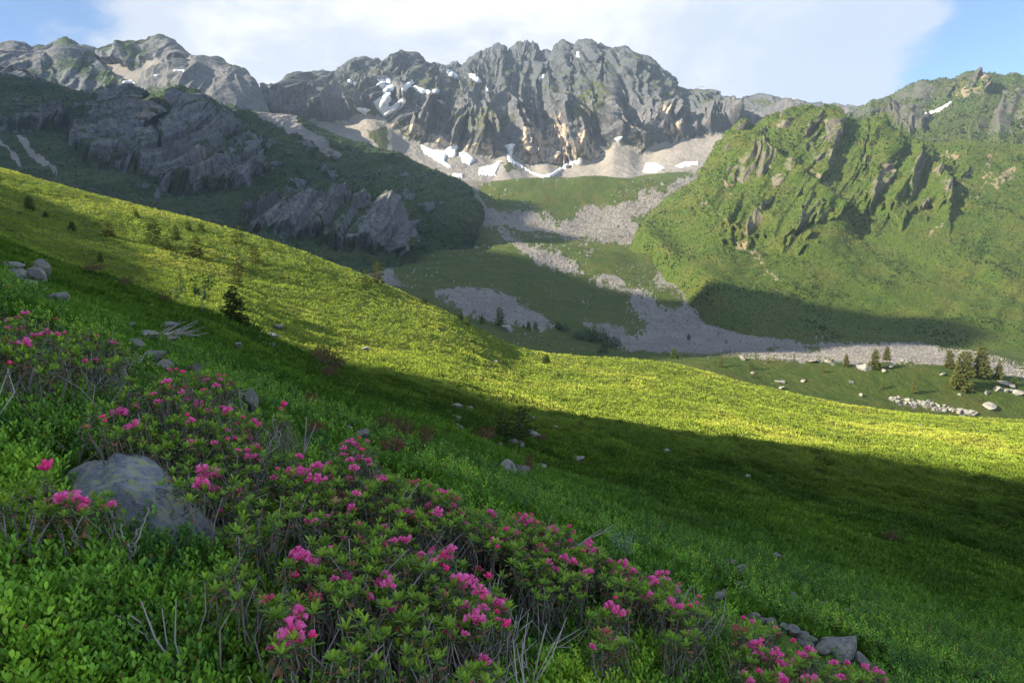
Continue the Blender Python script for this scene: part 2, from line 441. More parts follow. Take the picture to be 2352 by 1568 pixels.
# ---- valley: hummock with conifers, shaded floor, knolls and boulder fields up to the foot of the far mountain
VPX = [500, 800, 1000, 1200, 1400, 1600, 1800, 2000, 2200, 2400, 3000]
VD = [(140, [760, 820, 860, 900, 930, 935, 980, 1020, 1035, 1045, 1060]),
 (185, [700, 770, 805, 850, 872, 868, 908, 938, 965, 985, 1010]),
 (225, [680, 740, 770, 822, 842, 824, 823, 828, 842, 875, 900]),
 (255, [670, 725, 760, 805, 832, 842, 845, 850, 862, 888, 915]),
 (310, [655, 700, 745, 775, 812, 822, 824, 826, 832, 858, 885]),
 (370, [640, 675, 712, 752, 790, 800, 803, 806, 812, 835, 860]),
 (440, [620, 650, 675, 712, 750, 762, 780, 786, 790, 805, 825]),
 (530, [600, 630, 645, 664, 700, 722, 748, 758, 765, 780, 800]),
 (660, [590, 608, 612, 612, 645, 665, 705, 735, 745, 755, 770]),
 (800, [580, 590, 575, 558, 572, 580, 640, 700, 720, 730, 740]),
 (880, [570, 580, 570, 562, 570, 568, 630, 690, 710, 720, 730]),
 (980, [560, 560, 520, 532, 548, 550, 600, 660, 690, 700, 710]),
 (1120, [540, 530, 480, 480, 492, 490, 540, 620, 650, 660, 680]),
 (1230, [520, 500, 440, 412, 405, 432, 500, 590, 620, 640, 660]),
 (1330, [500, 480, 445, 418, 412, 425, 480, 560, 600, 620, 640]),
 (1480, [480, 450, 425, 414, 412, 400, 440, 520, 560, 600, 620]),
 (1700, [470, 440, 420, 410, 405, 380, 420, 500, 540, 580, 600])]
rows = [[(p, y, d) for p, y in zip(VPX, ys)] for d, ys in VD]
az = np.linspace(ray(560, 640)[0], ray(2900, 640)[0], 1250)
P, t = sheet_base(rows, az, [10, 40, 14, 20, 22, 26, 30, 36, 36, 14, 36, 40, 40, 14, 14, 12])
x, y = P[..., 0], P[..., 1]
q = smooth(y, 150, 500)
px, py = project(P)
SCREE = [zc(p, O5) for p in (
 [(845, 190), (920, 225), (960, 290), (1010, 340), (1100, 325), (1200, 340), (1330, 345), (1420, 400), (1550, 375), (1560, 300), (1650, 280), (1800, 300), (1920, 265), (1960, 190), (2150, 165), (2352, 60), (2352, 190), (2040, 330), (1900, 395), (1995, 480), (2010, 570), (1850, 550), (1700, 540), (1550, 530), (1400, 510), (1250, 490), (1120, 425), (1000, 430), (920, 410), (870, 370)],
 [(1010, 420), (1090, 455), (1190, 535), (1300, 570), (1450, 610), (1530, 660), (1575, 735), (1560, 755), (1450, 715), (1350, 680), (1220, 645), (1150, 565), (1050, 480)],
 [(1620, 780), (1700, 745), (1800, 765), (1880, 850), (1990, 870), (2100, 950), (2200, 1000), (2400, 1010), (2400, 1270), (1900, 1250), (1760, 1180), (1590, 1080), (1700, 1060), (1800, 1085), (1900, 1150), (1960, 1150), (2010, 1090), (1960, 1000), (1880, 900), (1750, 820), (1640, 800)],
 [(610, 850), (900, 835), (1000, 855), (1140, 895), (1210, 950), (1310, 1000), (1390, 1080), (1410, 1115), (1150, 1075), (950, 1035), (800, 1010), (720, 970), (640, 900)],
 [(2050, 690), (2200, 640), (2300, 650), (2400, 760), (2400, 900), (2200, 870), (2100, 790)],
 [(60, 700), (300, 690), (400, 790), (440, 850), (330, 820)], [(1590, 690), (1610, 620), (1650, 575), (1665, 585), (1620, 650), (1610, 695)],
 [(560, 60), (980, 40), (2352, 0), (2352, 70), (1900, 75), (1400, 95), (1000, 110), (880, 190), (700, 160)])]
SCREE += [zc(p, O6) for p in (
 [(-60, 120), (60, 110), (200, 155), (320, 340), (420, 430), (560, 515), (700, 575), (800, 640), (900, 680), (1250, 690), (1500, 700), (1720, 690), (2000, 725), (2200, 770), (2400, 830), (2400, 920), (2250, 890), (2100, 810), (1850, 815), (1500, 800), (1200, 800), (900, 790), (600, 780), (400, 755), (100, 745), (-60, 740), (-60, 470), (60, 430), (-60, 300)],
 [(1500, 660), (1900, 625), (2352, 660), (2352, 672), (1900, 660), (1560, 690)], [(1460, 1055), (1570, 1030), (1800, 1080), (2050, 1130), (2060, 1150), (1800, 1110), (1600, 1085)])]
GREEN = [zc([(0, 310), (60, 320), (145, 420), (120, 450), (0, 455)], O6), zc([(160, 465), (380, 505), (445, 555), (270, 520)], O6), zc([(60, 730), (100, 740), (40, 760)], O6),
 zc([(660, 700), (760, 690), (750, 725), (690, 735)], O6), zc([(920, 710), (1000, 700), (1050, 745), (930, 745)], O6),
 zc([(1050, 415), (1250, 450), (1430, 470), (1560, 505), (1400, 505), (1200, 475)], O5), zc([(1390, 395), (1450, 440), (1430, 460), (1380, 420)], O5), zc([(1980, 180), (2030, 175), (2020, 235), (1985, 225)], O5),
 zc([(2060, 170), (2150, 175), (2140, 220), (2080, 210)], O5), zc([(1290, 350), (1340, 360), (1350, 410), (1310, 400)], O5)]
sc = pmask(SCREE, px, py, 6.5, 40, 16)*(1-pmask(GREEN, px, py, 5, 50))
spk = smooth(N2(px/7, py/4.5, 61)+.5*N2(px/3.3, py/2.4, 62), .32, .6)*(y > 260)*.8       # single blocks strewn over the grass
spk = spk*smooth(N2(px/90, py/60, 63), -.15, .35)
holes = smooth(N2(px/16, py/9, 64), .55, .75)*smooth(y, 300, 500)*(1-smooth(y, 1300, 1400))
edge = smooth(pmask(SCREE, px, py, 14, 40, 22)+sc, .1, 1.9); sc = edge*(.72+.5*N2(px/9, py/6, 65)+.3*N2(px/3, py/2.4, 66)+.3*(edge > .8))
sc = np.clip(np.maximum(sc*(1-.9*holes), spk), 0, 1)
P[..., 2] += q*(6.0*N2(x/110, y/130, 6)+2.4*N2(x/42, y/48, 7)+.9*N2(x/17, y/19, 8))+.5*N2(x/14, y/16, 9)+.22*N2(x/5, y/5, 10)+sc*q*(.9*N2(x/6, y/6, 11)+.7*N2(x/2.6, y/2.6, 12))
dirt = pmask([zc([(1470, 1040), (2060, 1150), (1900, 1120), (1600, 1080)], O6)], px, py, 4, 55)*.4
M_VALLEY = terrain_mat('alpine_pasture', .5, ((.030, .052, .011), (.043, .066, .012), (.055, .064, .016), (.018, .032, .009)), ((.2, .19, .18), (.25, .24, .23), (.15, .15, .15), (.1, .1, .1)),
                       ((.115, .112, .108), (.19, .184, .177)))
finish_sheet('valley_floor', P, M_VALLEY, 'grassy valley with long grey boulder fields and low knolls', {'scree': sc, 'dirt': dirt})

# ---- the mountains
def mountain(name, label, pxr, nc, rows, counts, dispf, mat):
    az = np.linspace(ray(pxr[0], 640)[0], ray(pxr[1], 640)[0], nc)
    P, t = sheet_base(rows, az, counts)
    P, attrs = dispf(P, t)
    return finish_sheet(name, P, mat, label, attrs)
def lerp_row(r0, r1, f, g, pxs):
    """a row between two others: f of the way in the picture, g of the way in depth"""
    a0, a1 = np.array(r0, float), np.array(r1, float)
    y0, y1 = np.interp(pxs, a0[:, 0], a0[:, 1]), np.interp(pxs, a1[:, 0], a1[:, 1])
    d0, d1 = np.interp(pxs, a0[:, 0], a0[:, 2]), np.interp(pxs, a1[:, 0], a1[:, 2])
    return [(p, a+(b-a)*f, c+(d-c)*g) for p, a, b, c, d in zip(pxs, y0, y1, d0, d1)]
def with_d(pts, dk):
    k = np.array(dk, float); return [(a, b, float(np.interp(a, k[:, 0], k[:, 1]))) for a, b in pts]

# far central mountain
E0 = [(480, 420, 1480), (700, 420, 1480), (800, 412, 1480), (1000, 428, 1480), (1200, 432, 1480), (1400, 428, 1480), (1600, 420, 1480), (1800, 420, 1500), (2120, 400, 1600)]
E1 = with_d([(480, 330), (600, 290), (700, 285), (781, 285), (850, 268), (897, 292), (925, 318), (957, 327), (1005, 338), (1050, 345), (1100, 355), (1132, 364), (1160, 352), (1190, 368), (1220, 383), (1255, 372), (1291, 388), (1330, 380), (1372, 369), (1414, 331), (1440, 335), (1477, 355), (1526, 334), (1570, 322), (1608, 317), (1676, 306), (1750, 310), (1900, 320), (2120, 330)],
            [(480, 1720), (900, 1720), (1200, 1740), (1500, 1730), (1700, 1760), (2120, 1850)])
E3 = with_d([(480, 300), (560, 250), (594, 214), (620, 205), (650, 190), (672, 172), (686, 167), (700, 171), (717, 174), (742, 169), (760, 173), (781, 165), (800, 152), (816, 144), (840, 142), (865, 141), (879, 146), (890, 141), (904, 137), (930, 132), (953, 128), (967, 136), (980, 145), (992, 151), (1013, 151), (1034, 158), (1048, 155), (1057, 162), (1072, 151), (1087, 139), (1104, 129), (1125, 118), (1140, 110), (1159, 111), (1164, 118), (1172, 110), (1182, 102), (1203, 94), (1224, 102), (1240, 112), (1252, 120), (1270, 122), (1273, 115), (1283, 106), (1294, 95), (1302, 98), (1308, 103), (1319, 105), (1324, 99), (1331, 97), (1351, 97), (1372, 113), (1393, 118), (1414, 114), (1435, 113), (1456, 120), (1481, 132), (1502, 151), (1523, 176), (1540, 195), (1572, 213), (1608, 220), (1630, 224), (1666, 236), (1701, 237), (1740, 234), (1771, 236), (1810, 239), (1835, 246), (1900, 254), (1964, 257), (2120, 262)],
            [(480, 1950), (700, 2100), (950, 2250), (1200, 2350), (1430, 2200), (1600, 2250), (1850, 2500), (2120, 2600)])
exs = np.linspace(480, 2120, 120)
E2 = lerp_row(E1, E3, .52, .30, exs)
E4 = [(a, b+120, d+450) for a, b, d in E3]
SNOW_E = [zc(p, O2) for p in (
 [(255, 392), (320, 376), (347, 430), (318, 500), (335, 512), (312, 555), (330, 572), (400, 518), (412, 525), (352, 602), (290, 637), (240, 582), (220, 530), (285, 500), (288, 465), (250, 425)],
 [(408, 445), (468, 388), (482, 412), (402, 478)], [(488, 430), (540, 453), (602, 473), (572, 482), (530, 480), (490, 452)], [(608, 460), (650, 458), (645, 482), (610, 479)],
 [(698, 318), (742, 340), (785, 378), (778, 396), (722, 372), (698, 346)], [(842, 355), (882, 358), (928, 410), (900, 408), (850, 378)], [(948, 438), (978, 465), (965, 468)],
 [(1296, 372), (1338, 353), (1332, 372), (1298, 407)], [(1545, 208), (1562, 208), (1560, 248), (1546, 247)], [(52, 388), (76, 398), (72, 422), (55, 410)], [(84, 408), (122, 408), (96, 432)],
 [(88, 506), (142, 508), (136, 530), (94, 522)], [(103, 574), (160, 578), (202, 585), (160, 617), (128, 600)], [(632, 518), (692, 550), (680, 554), (640, 532)],
 [(522, 812), (600, 848), (680, 858), (738, 812), (768, 823), (752, 892), (692, 892), (682, 930), (742, 967), (700, 962), (600, 902), (548, 872)],
 [(776, 868), (822, 868), (882, 913), (852, 952), (798, 932)], [(912, 968), (1000, 948), (1055, 918), (1012, 1022), (902, 1012)],
 [(1088, 880), (1112, 868), (1130, 920), (1180, 948), (1262, 1000), (1320, 1018), (1370, 1012), (1500, 926), (1582, 912), (1584, 932), (1480, 962), (1392, 1024), (1320, 1034), (1258, 1008), (1178, 960), (1098, 922)],
 [(1075, 822), (1135, 802), (1132, 830), (1120, 880), (1100, 868), (1095, 842)], [(1792, 772), (1852, 758), (1822, 808)], [(1996, 942), (2060, 932), (2128, 970), (2052, 1000), (1978, 996)],
 [(2185, 960), (2250, 932), (2340, 926), (2345, 940), (2222, 966)], [(726, 1008), (800, 1008), (804, 1032), (748, 1026)])]
WARM_E = [zc(p, O2) for p in ([(1240, 660), (1330, 800), (1300, 950), (1130, 900), (1180, 780)], [(1400, 620), (1480, 700), (1500, 930), (1400, 1000), (1310, 930), (1350, 760)], [(1620, 680), (1720, 900), (1560, 920), (1520, 850)],
 [(1900, 650), (1990, 880), (1900, 800)], [(2100, 500), (2180, 620), (2260, 780), (2200, 820), (2100, 640)], [(330, 640), (760, 800), (1000, 800), (1100, 900), (900, 900), (620, 830), (420, 760)])]
GRASS_E = [zc(p, O2) for p in ([(150, 720), (290, 700), (340, 800), (300, 860), (230, 800)], [(1500, 600), (1560, 480), (1680, 400), (1760, 480), (1640, 640), (1540, 740)], [(700, 620), (1000, 560), (1180, 640), (1000, 760), (760, 740)], [(2140, 830), (2352, 760), (2352, 780), (2160, 860)])]
def jag(P, t, top, k, a):
    """small teeth along a crest, in metres"""
    x = P[..., 0]; T = t[:, None]*np.ones_like(x)
    w_ = np.exp(-((T-top)/.16)**2)
    P[..., 2] += w_*a*(.35+1.1*smooth(N2(x/120, x*0+.2*k, 53+k), -.5, .5))*(ridge((x+22*N2(x/90, x*0, 54))/63, x*0+.3*k, 50+k)*.7+.6*ridge((x+9*N2(x/40, x*0, 55))/23, x*0+.7*k, 51+k)+.6*ridge(x/8.5, x*0+.9*k, 52+k)-.3)
    return P
def disp_E(P, t):
    P = jag(P, t, 3, 1, 9.0)
    px, py = project(P); x, z = P[..., 0], P[..., 2]
    n = outward(P)
    T = t[:, None]*np.ones_like(x)
    cliff = smooth(T, .93, 1.06)*(1-smooth(T, 3.0, 3.3))
    crest = 1-.75*smooth(T, 2.5, 3.0)
    lower = smooth(T, 1.0, 1.15)*(1-smooth(T, 1.7, 2.2))
    wx = 34*N2(x/260, z/320, 20)+7*N2(x/70, z/120, 21)
    u = x+wx+.25*z*np.sin(x/500.)
    r1 = ridge(u/330, z/900, 1)*1.0; r2 = ridge(u/120, z/420, 2); r3 = ridge((u+9*N2(x/60, z/90, 28))/46, z/260, 3); r4 = ridge((u+4*N2(x/25, z/40, 33))/19, z/110, 4)
    lf = fbm(x/150, z/120, 3, 22)
    h = 26*r1+34*r2*(.6+.8*lower)+22*r3*(.8+.8*lower)+11*r4*(.8+.9*lower)+11*lf+12*fbm(x/34, z/28, 4, 24)-20
    P = P+n*(h*cliff*crest)[..., None]
    flat = (1-cliff)
    P[..., 2] += flat*(2.0*N2(x/35, P[..., 1]/35, 29)+.8*N2(x/12, P[..., 1]/12, 30))*(T < 1.1)
    n2 = normals(P)
    px, py = project(P)
    steep = 1-np.abs(n2[..., 2])
    rock = np.clip(cliff*(.66+.9*(steep-.40))+.16*lower+.25*smooth(T, 2.3, 2.8), 0, 1)
    green = pmask(GRASS_E, px, py, 7, 70)
    rock = np.clip(rock-.42*green*cliff-.22*smooth(N2(px/40, py/22, 71)+.5*N2(px/15, py/10, 72), .25, .8)*(1-lower), 0, 1)
    scree = np.clip((1-cliff)*(T < 1.1)*1.0+smooth(-r2-.3*lf, .55, .9)*(1-lower)*.5*cliff, 0, 1)
    scree *= 1-.9*pmask([zc([(150, 720), (290, 700), (330, 800), (290, 850), (230, 800)], O2), zc([(1060, 950), (1110, 930), (1150, 985), (1080, 990)], O2)], px, py, 5, 73)
    warm = np.clip(1.2*pmask(WARM_E, px, py, 9, 74)+.12*lower, 0, 1)
    return P, dict(rock=rock, scree=scree, warm=warm, moss=.55*(1-lower)*np.ones_like(rock), tone=.45*r2+.5*r3+.4*r4+.3-.2*smooth(N2(x/130, z/60, 48), .1, .6))
ROCKC = ((.030, .037, .051), (.054, .062, .078), (.100, .105, .114), (.011, .015, .022))
M_FAR = terrain_mat('far_granite', 2.4, ((.034, .046, .016), (.045, .055, .018), (.052, .056, .022), (.024, .034, .014)), ROCKC, ((.145, .138, .13), (.205, .196, .185)), (.33, .27, .21), (1, 1, .28))
mountain('granite_mountain', 'jagged grey granite mountain at the head of the valley, streaked with old snow', (500, 2110), 1260, [E0, E1, E2, E3, E4], [70, 190, 210, 16], disp_E, M_FAR)

# left massif, front wall of cliffs
D0 = [(-500, 600, 420), (0, 560, 420), (300, 590, 420), (600, 640, 420), (900, 720, 400), (1200, 740, 400)]
D1 = [(-500, 450, 600), (0, 440, 600), (200, 468, 600), (400, 505, 600), (600, 570, 600), (750, 606, 600), (850, 618, 605), (920, 645, 620), (1000, 690, 640), (1100, 700, 700), (1200, 700, 700)]
D2 = [(-500, 340, 790), (0, 330, 790), (150, 355, 790), (400, 425, 770), (600, 478, 740), (800, 500, 740), (930, 512, 760), (1000, 560, 780), (1060, 600, 790), (1120, 640, 800), (1200, 650, 800)]
D3 = [(-500, 240, 960), (0, 250, 950), (150, 292, 950), (400, 335, 940), (600, 372, 930), (800, 418, 930), (950, 446, 920), (1000, 466, 920), (1040, 490, 920), (1080, 545, 920), (1120, 600, 920), (1200, 620, 900)]
D4 = with_d([(-500, 120), (0, 175), (70, 187), (140, 205), (200, 222), (243, 232), (252, 220), (264, 212), (280, 214), (299, 219), (318, 234), (332, 251), (345, 240), (360, 226), (397, 217), (420, 213), (436, 214), (447, 219), (457, 226), (475, 234), (492, 239), (534, 252), (598, 268), (668, 275), (738, 297), (781, 311), (862, 337), (939, 368), (992, 387), (1027, 401), (1078, 430), (1090, 470), (1110, 530), (1200, 600)], [(-500, 1150), (600, 1150), (860, 1230), (1000, 1200), (1080, 1160), (1200, 1100)])
D5 = [(a, b+70, d+300) for a, b, d in D4]
CLIFF_D = [zc(p, O1) for p in (
 [(440, 1000), (450, 940), (570, 900), (600, 810), (690, 700), (700, 650), (760, 625), (870, 660), (960, 740), (1010, 850), (1020, 1000), (1060, 1080), (1140, 1150), (1210, 1250), (1180, 1260), (1100, 1270), (1000, 1240), (860, 1150), (720, 1140), (600, 1100), (540, 1060)],
 [(1070, 880), (1140, 720), (1180, 650), (1250, 625), (1330, 690), (1460, 800), (1600, 880), (1700, 1050), (1720, 1200), (1560, 1290), (1340, 1250), (1240, 1280), (1180, 1270), (1100, 1150), (1050, 1000)],
 [(100, 830), (200, 770), (380, 710), (450, 800), (440, 870), (330, 905), (130, 860)], [(0, 820), (60, 790), (80, 850), (10, 860)])]
CLIFF_D += [[(552, 490), (600, 464), (686, 460), (740, 482), (830, 480), (880, 476), (935, 498), (955, 545), (925, 582), (870, 578), (815, 588), (760, 577), (720, 557), (668, 562), (600, 548), (575, 532), (555, 510)]]
BLOCK_D = [zc(p, O1) for p in ([(1400, 900), (1700, 880), (2000, 950), (2300, 1000), (2352, 1180), (2100, 1260), (1700, 1300), (1350, 1340), (1180, 1300), (1350, 1200)], [(0, 680), (250, 680), (560, 660), (540, 820), (300, 940), (0, 900)], [(1500, 1300), (2352, 1250), (2500, 1330), (2352, 1400), (1600, 1400)], [(560, 1100), (1000, 1230), (1250, 1350), (900, 1280)])] + [[(820, 400), (1000, 395), (1040, 430), (960, 470), (850, 450)], [(830, 420), (930, 430), (1050, 480), (960, 500)]]
def disp_D(P, t):
    px, py = project(P); x, z = P[..., 0], P[..., 2]
    n = outward(P); T = t[:, None]*np.ones_like(x)
    live = smooth(T, .6, 1.1)*(1-smooth(T, 4.0, 4.2)); crest = 1-.6*smooth(T, 3.6, 4.0)
    cl = pmask(CLIFF_D, px, py, 5, 80, 30); bl = pmask(BLOCK_D, px, py, 12, 84)
    low = smooth(py, 440, 470)
    u = x+10*N2(x/120, z/160, 31)+2.5*N2(x/30, z/60, 32)
    r1 = ridge(u/150, z/420, 11); r2 = ridge(u/56, z/(420+200*low), 12); r3 = ridge(u/21+.25*N2(x/40, z/60, 49), z/(210+120*low), 13); r4 = ridge(u/8.5+.2*N2(x/20, z/30, 50), z/95, 14)
    lf = fbm(x/85, z/75, 3, 33)
    blk = smooth(N2(x/22, z/12, 36)+.6*N2(x/9, z/6, 37), .1, .7)*bl
    cs = pmask(CLIFF_D, px, py, 9, 80, 30)*.5+.5*cl
    h = 12*r1+14*lf+cs*(2+15*r2*(1-.65*low)+10*r3+6.0*r4)+blk*5+(5.0-3.2*cs)*fbm(x/26, z/20, 4, 35)+1.0*N2(x/5, z/6, 45)
    dz = n*(h*live*crest)[..., None]
    P = P+dz
    n2 = normals(P); steep = 1-np.abs(n2[..., 2])
    frac = fbm(x/48, z/40, 4, 46)
    cw = pmask(CLIFF_D, px, py, 16, 80, 40)
    rock = np.clip(.22*cl+.30*cw+.28*frac*(.35+cw)+.5*(steep-.45)+.12*r2*cw+.10*r3*cw+blk*.6+.06, 0, 1)*live
    rock = np.clip(rock-.30*smooth(N2(px/26, py/12, 38), .25, .7)*(1-low)*(T < 3.8), 0, 1)
    scree = pmask([zc([(1380, 735), (1520, 725), (1750, 770), (1900, 770), (2000, 850), (2150, 960), (2230, 1040), (2130, 1040), (1980, 950), (1780, 850), (1600, 770)], O1), zc([(0, 920), (60, 980), (160, 1100), (110, 1080)], O1), zc([(110, 930), (300, 1060), (380, 1160), (200, 1040)], O1), zc([(1180, 1250), (1260, 1345), (1210, 1310)], O1)], px, py, 4, 86)*.9
    P[..., 2] += 1.2*N2(x/11, P[..., 1]/11, 39)*live
    return P, dict(rock=rock, scree=scree, warm=cl*.18+.5*pmask([zc([(850, 690), (900, 690), (960, 900), (900, 900)], O1), zc([(650, 680), (720, 680), (700, 780)], O1), zc([(1290, 1050), (1340, 1050), (1340, 1240), (1290, 1240)], O1)], px, py, 5, 87), moss=.45*np.ones_like(rock), tone=.45*r2*(.4+cl)+.6*r3+.5*r4+.2)
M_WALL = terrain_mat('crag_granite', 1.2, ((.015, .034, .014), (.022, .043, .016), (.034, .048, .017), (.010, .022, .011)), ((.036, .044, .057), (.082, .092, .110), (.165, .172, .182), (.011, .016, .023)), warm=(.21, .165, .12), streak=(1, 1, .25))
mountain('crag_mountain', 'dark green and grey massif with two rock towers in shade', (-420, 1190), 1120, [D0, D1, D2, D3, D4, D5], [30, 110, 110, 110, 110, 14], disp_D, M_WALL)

# left massif, summits behind
B0 = [(-500, 260, 1280), (0, 300, 1280), (250, 330, 1280), (400, 330, 1280), (500, 330, 1300), (640, 340, 1320), (760, 370, 1350)]
B1 = [(-500, 160, 1480), (0, 195, 1480), (140, 215, 1480), (280, 225, 1460), (400, 200, 1450), (500, 215, 1440), (600, 262, 1450), (640, 290, 1450), (760, 345, 1450)]
B2 = with_d([(-500, 80), (-200, 100), (0, 109), (15, 104), (32, 101), (42, 105), (53, 104), (60, 113), (67, 120), (76, 118), (84, 113), (95, 111), (109, 114), (122, 111), (134, 109), (143, 104), (151, 100), (158, 102), (165, 106), (178, 114), (190, 121), (200, 119), (205, 122), (218, 130), (228, 125), (239, 121), (256, 116), (274, 111), (300, 110), (327, 107), (345, 98), (364, 91), (383, 93), (396, 97), (408, 104), (418, 112), (425, 121), (432, 137), (454, 148), (470, 147), (485, 146), (506, 149), (527, 155), (545, 160), (563, 167), (571, 176), (577, 187), (586, 203), (594, 215), (606, 238), (619, 262), (640, 285), (760, 340)], [(-500, 1800), (200, 1800), (430, 1780), (520, 1600), (760, 1500)])
bxs = np.linspace(-500, 760, 100)
B15 = lerp_row(B1, B2, .5, .35, bxs)
B3 = [(a, b+90, d+320) for a, b, d in B2]
SNOW_B = [zc(p, O1) for p in ([(797, 535), (862, 529), (892, 549), (808, 546)], [(1128, 462), (1212, 459), (1202, 469), (1138, 471)], [(1003, 492), (1048, 487), (1046, 497), (1010, 499)])]
SCREE_B = [zc(p, O1) for p in ([(670, 405), (760, 420), (860, 450), (950, 425), (940, 392), (1000, 388), (1100, 415), (1250, 432), (1230, 452), (1130, 470), (1010, 505), (950, 520), (935, 560), (780, 545), (740, 490)], [(0, 488), (200, 520), (370, 575), (560, 635), (700, 610), (760, 592), (860, 610), (950, 700), (960, 725), (900, 705), (800, 650), (690, 665), (500, 640), (200, 545), (0, 500)])]
def disp_B(P, t):
    P = jag(P, t, 3, 2, 7.0)
    px, py = project(P); x, z = P[..., 0], P[..., 2]
    n = outward(P); T = t[:, None]*np.ones_like(x)
    live = smooth(T, .3, 1.0)*(1-smooth(T, 3.0, 3.3)); crest = 1-.62*smooth(T, 2.5, 3.0)
    sc = pmask(SCREE_B, px, py, 4, 90)
    u = x+20*N2(x/120, z/130, 41)+.35*z
    r1 = ridge(u/190, z/480, 21); r2 = ridge(u/64, z/220, 22); r3 = ridge(u/24, z/90, 23)
    h = 24*r1+14*r2+6*r3+12*fbm(x/100, z/80, 3, 42)+3*fbm(x/22, z/18, 2, 44)
    P = P+n*(h*live*crest*(1-.9*sc))[..., None]
    n2 = normals(P); steep = 1-np.abs(n2[..., 2])
    dome = pmask([zc([(930, 310), (1040, 250), (1240, 340), (1240, 400), (1100, 400), (980, 370)], O1), zc([(960, 560), (1130, 480), (1300, 440), (1500, 440), (1700, 600), (1760, 740), (1500, 700), (1300, 640)], O1), zc([(0, 300), (240, 330), (420, 400), (300, 520), (0, 490)], O1)], px, py, 8, 92)
    rock = np.clip(.55+.35*dome+.6*(steep-.45)+.15*r2+.2*fbm(x/60, z/50, 3, 47), 0, 1)*live
    return P, dict(rock=rock, scree=sc*.95, warm=.15*dome, moss=.4*np.ones_like(rock), tone=.5*r2+.6*r3+.2)
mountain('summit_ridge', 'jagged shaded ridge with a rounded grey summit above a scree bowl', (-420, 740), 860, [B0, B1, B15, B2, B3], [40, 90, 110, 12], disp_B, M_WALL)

# right green mountain with rocky ribs
F0 = [(1380, 720, 800), (1480, 620, 760), (1560, 700, 600), (1640, 780, 470), (1750, 812, 400), (2000, 826, 390), (2352, 860, 390), (3000, 890, 390)]
F1 = [(1380, 680, 900), (1430, 600, 880), (1475, 530, 840), (1560, 590, 700), (1640, 650, 560), (1720, 700, 500), (1800, 762, 450), (2000, 779, 440), (2352, 793, 440), (3000, 815, 440)]
F2 = [(1380, 660, 950), (1440, 580, 920), (1480, 517, 890), (1560, 552, 800), (1640, 585, 690), (1800, 655, 590), (2000, 690, 560), (2352, 700, 550), (3000, 710, 550)]
F3 = [(1380, 640, 990), (1440, 570, 960), (1480, 513, 940), (1540, 490, 900), (1640, 470, 850), (1720, 505, 780), (1800, 540, 720), (2000, 575, 690), (2352, 575, 670), (3000, 580, 670)]
F4 = [(1380, 640, 1020), (1440, 570, 1000), (1480, 511, 980), (1560, 455, 960), (1640, 400, 940), (1720, 375, 930), (1820, 390, 890), (2000, 440, 850), (2200, 450, 810), (2352, 450, 800), (3000, 450, 800)]
F5 = with_d([(1380, 640), (1440, 570), (1480, 508), (1525, 461), (1578, 427), (1609, 399), (1630, 361), (1659, 332), (1673, 320), (1694, 290), (1701, 282), (1708, 279), (1718, 285), (1732, 292), (1741, 287), (1750, 282), (1770, 273), (1785, 265), (1792, 274), (1805, 264), (1817, 255), (1834, 247), (1859, 247), (1875, 251), (1891, 255), (1905, 250), (1912, 252), (1919, 257), (1947, 271), (1989, 282), (2003, 276), (2017, 271), (2031, 268), (2052, 290), (2073, 308), (2105, 320), (2158, 329), (2211, 326), (2299, 333), (2352, 334), (3000, 330)], [(1380, 1050), (1480, 1000), (1600, 1050), (1900, 1060), (2200, 1000), (3000, 980)])
F6 = [(a, b+90, d+260) for a, b, d in F5]
#          polyline in the crop, height, width on the lit (left) side, width on the shaded (right) side, in photo points
RIBS = [([(610, 700), (700, 760), (760, 860), (850, 960), (930, 1040), (1060, 1140)], 34, 60, 7), ([(1080, 460), (1000, 600), (880, 740)], 11, 26, 8), ([(1115, 490), (1085, 690), (1010, 890)], 17, 26, 8),
 ([(1320, 560), (1290, 690), (1230, 890)], 12, 24, 8), ([(1440, 515), (1400, 620), (1290, 900)], 9, 26, 9), ([(1490, 720), (1400, 860), (1310, 1090)], 17, 28, 9), ([(1640, 740), (1600, 900), (1500, 1090)], 17, 28, 9),
 ([(1720, 770), (1820, 900), (1850, 1130)], 14, 26, 9), ([(850, 820), (720, 1000), (640, 1160)], 12, 22, 8), ([(560, 960), (430, 1220)], 10, 22, 8), ([(920, 1030), (860, 1180), (820, 1300)], 13, 22, 9), ([(745, 490), (650, 640), (600, 720)], 8, 18, 7),
 ([(525, 530), (440, 690)], 8, 16, 7), ([(850, 470), (780, 600)], 9, 18, 7), ([(640, 1100), (560, 1230), (490, 1290)], 12, 18, 8), ([(440, 800), (400, 950), (330, 1100)], 9, 22, 8), ([(930, 600), (870, 740)], 8, 16, 7), ([(300, 1000), (250, 1120)], 7, 16, 7), ([(1960, 800), (1900, 1000)], 5, 26, 12)]
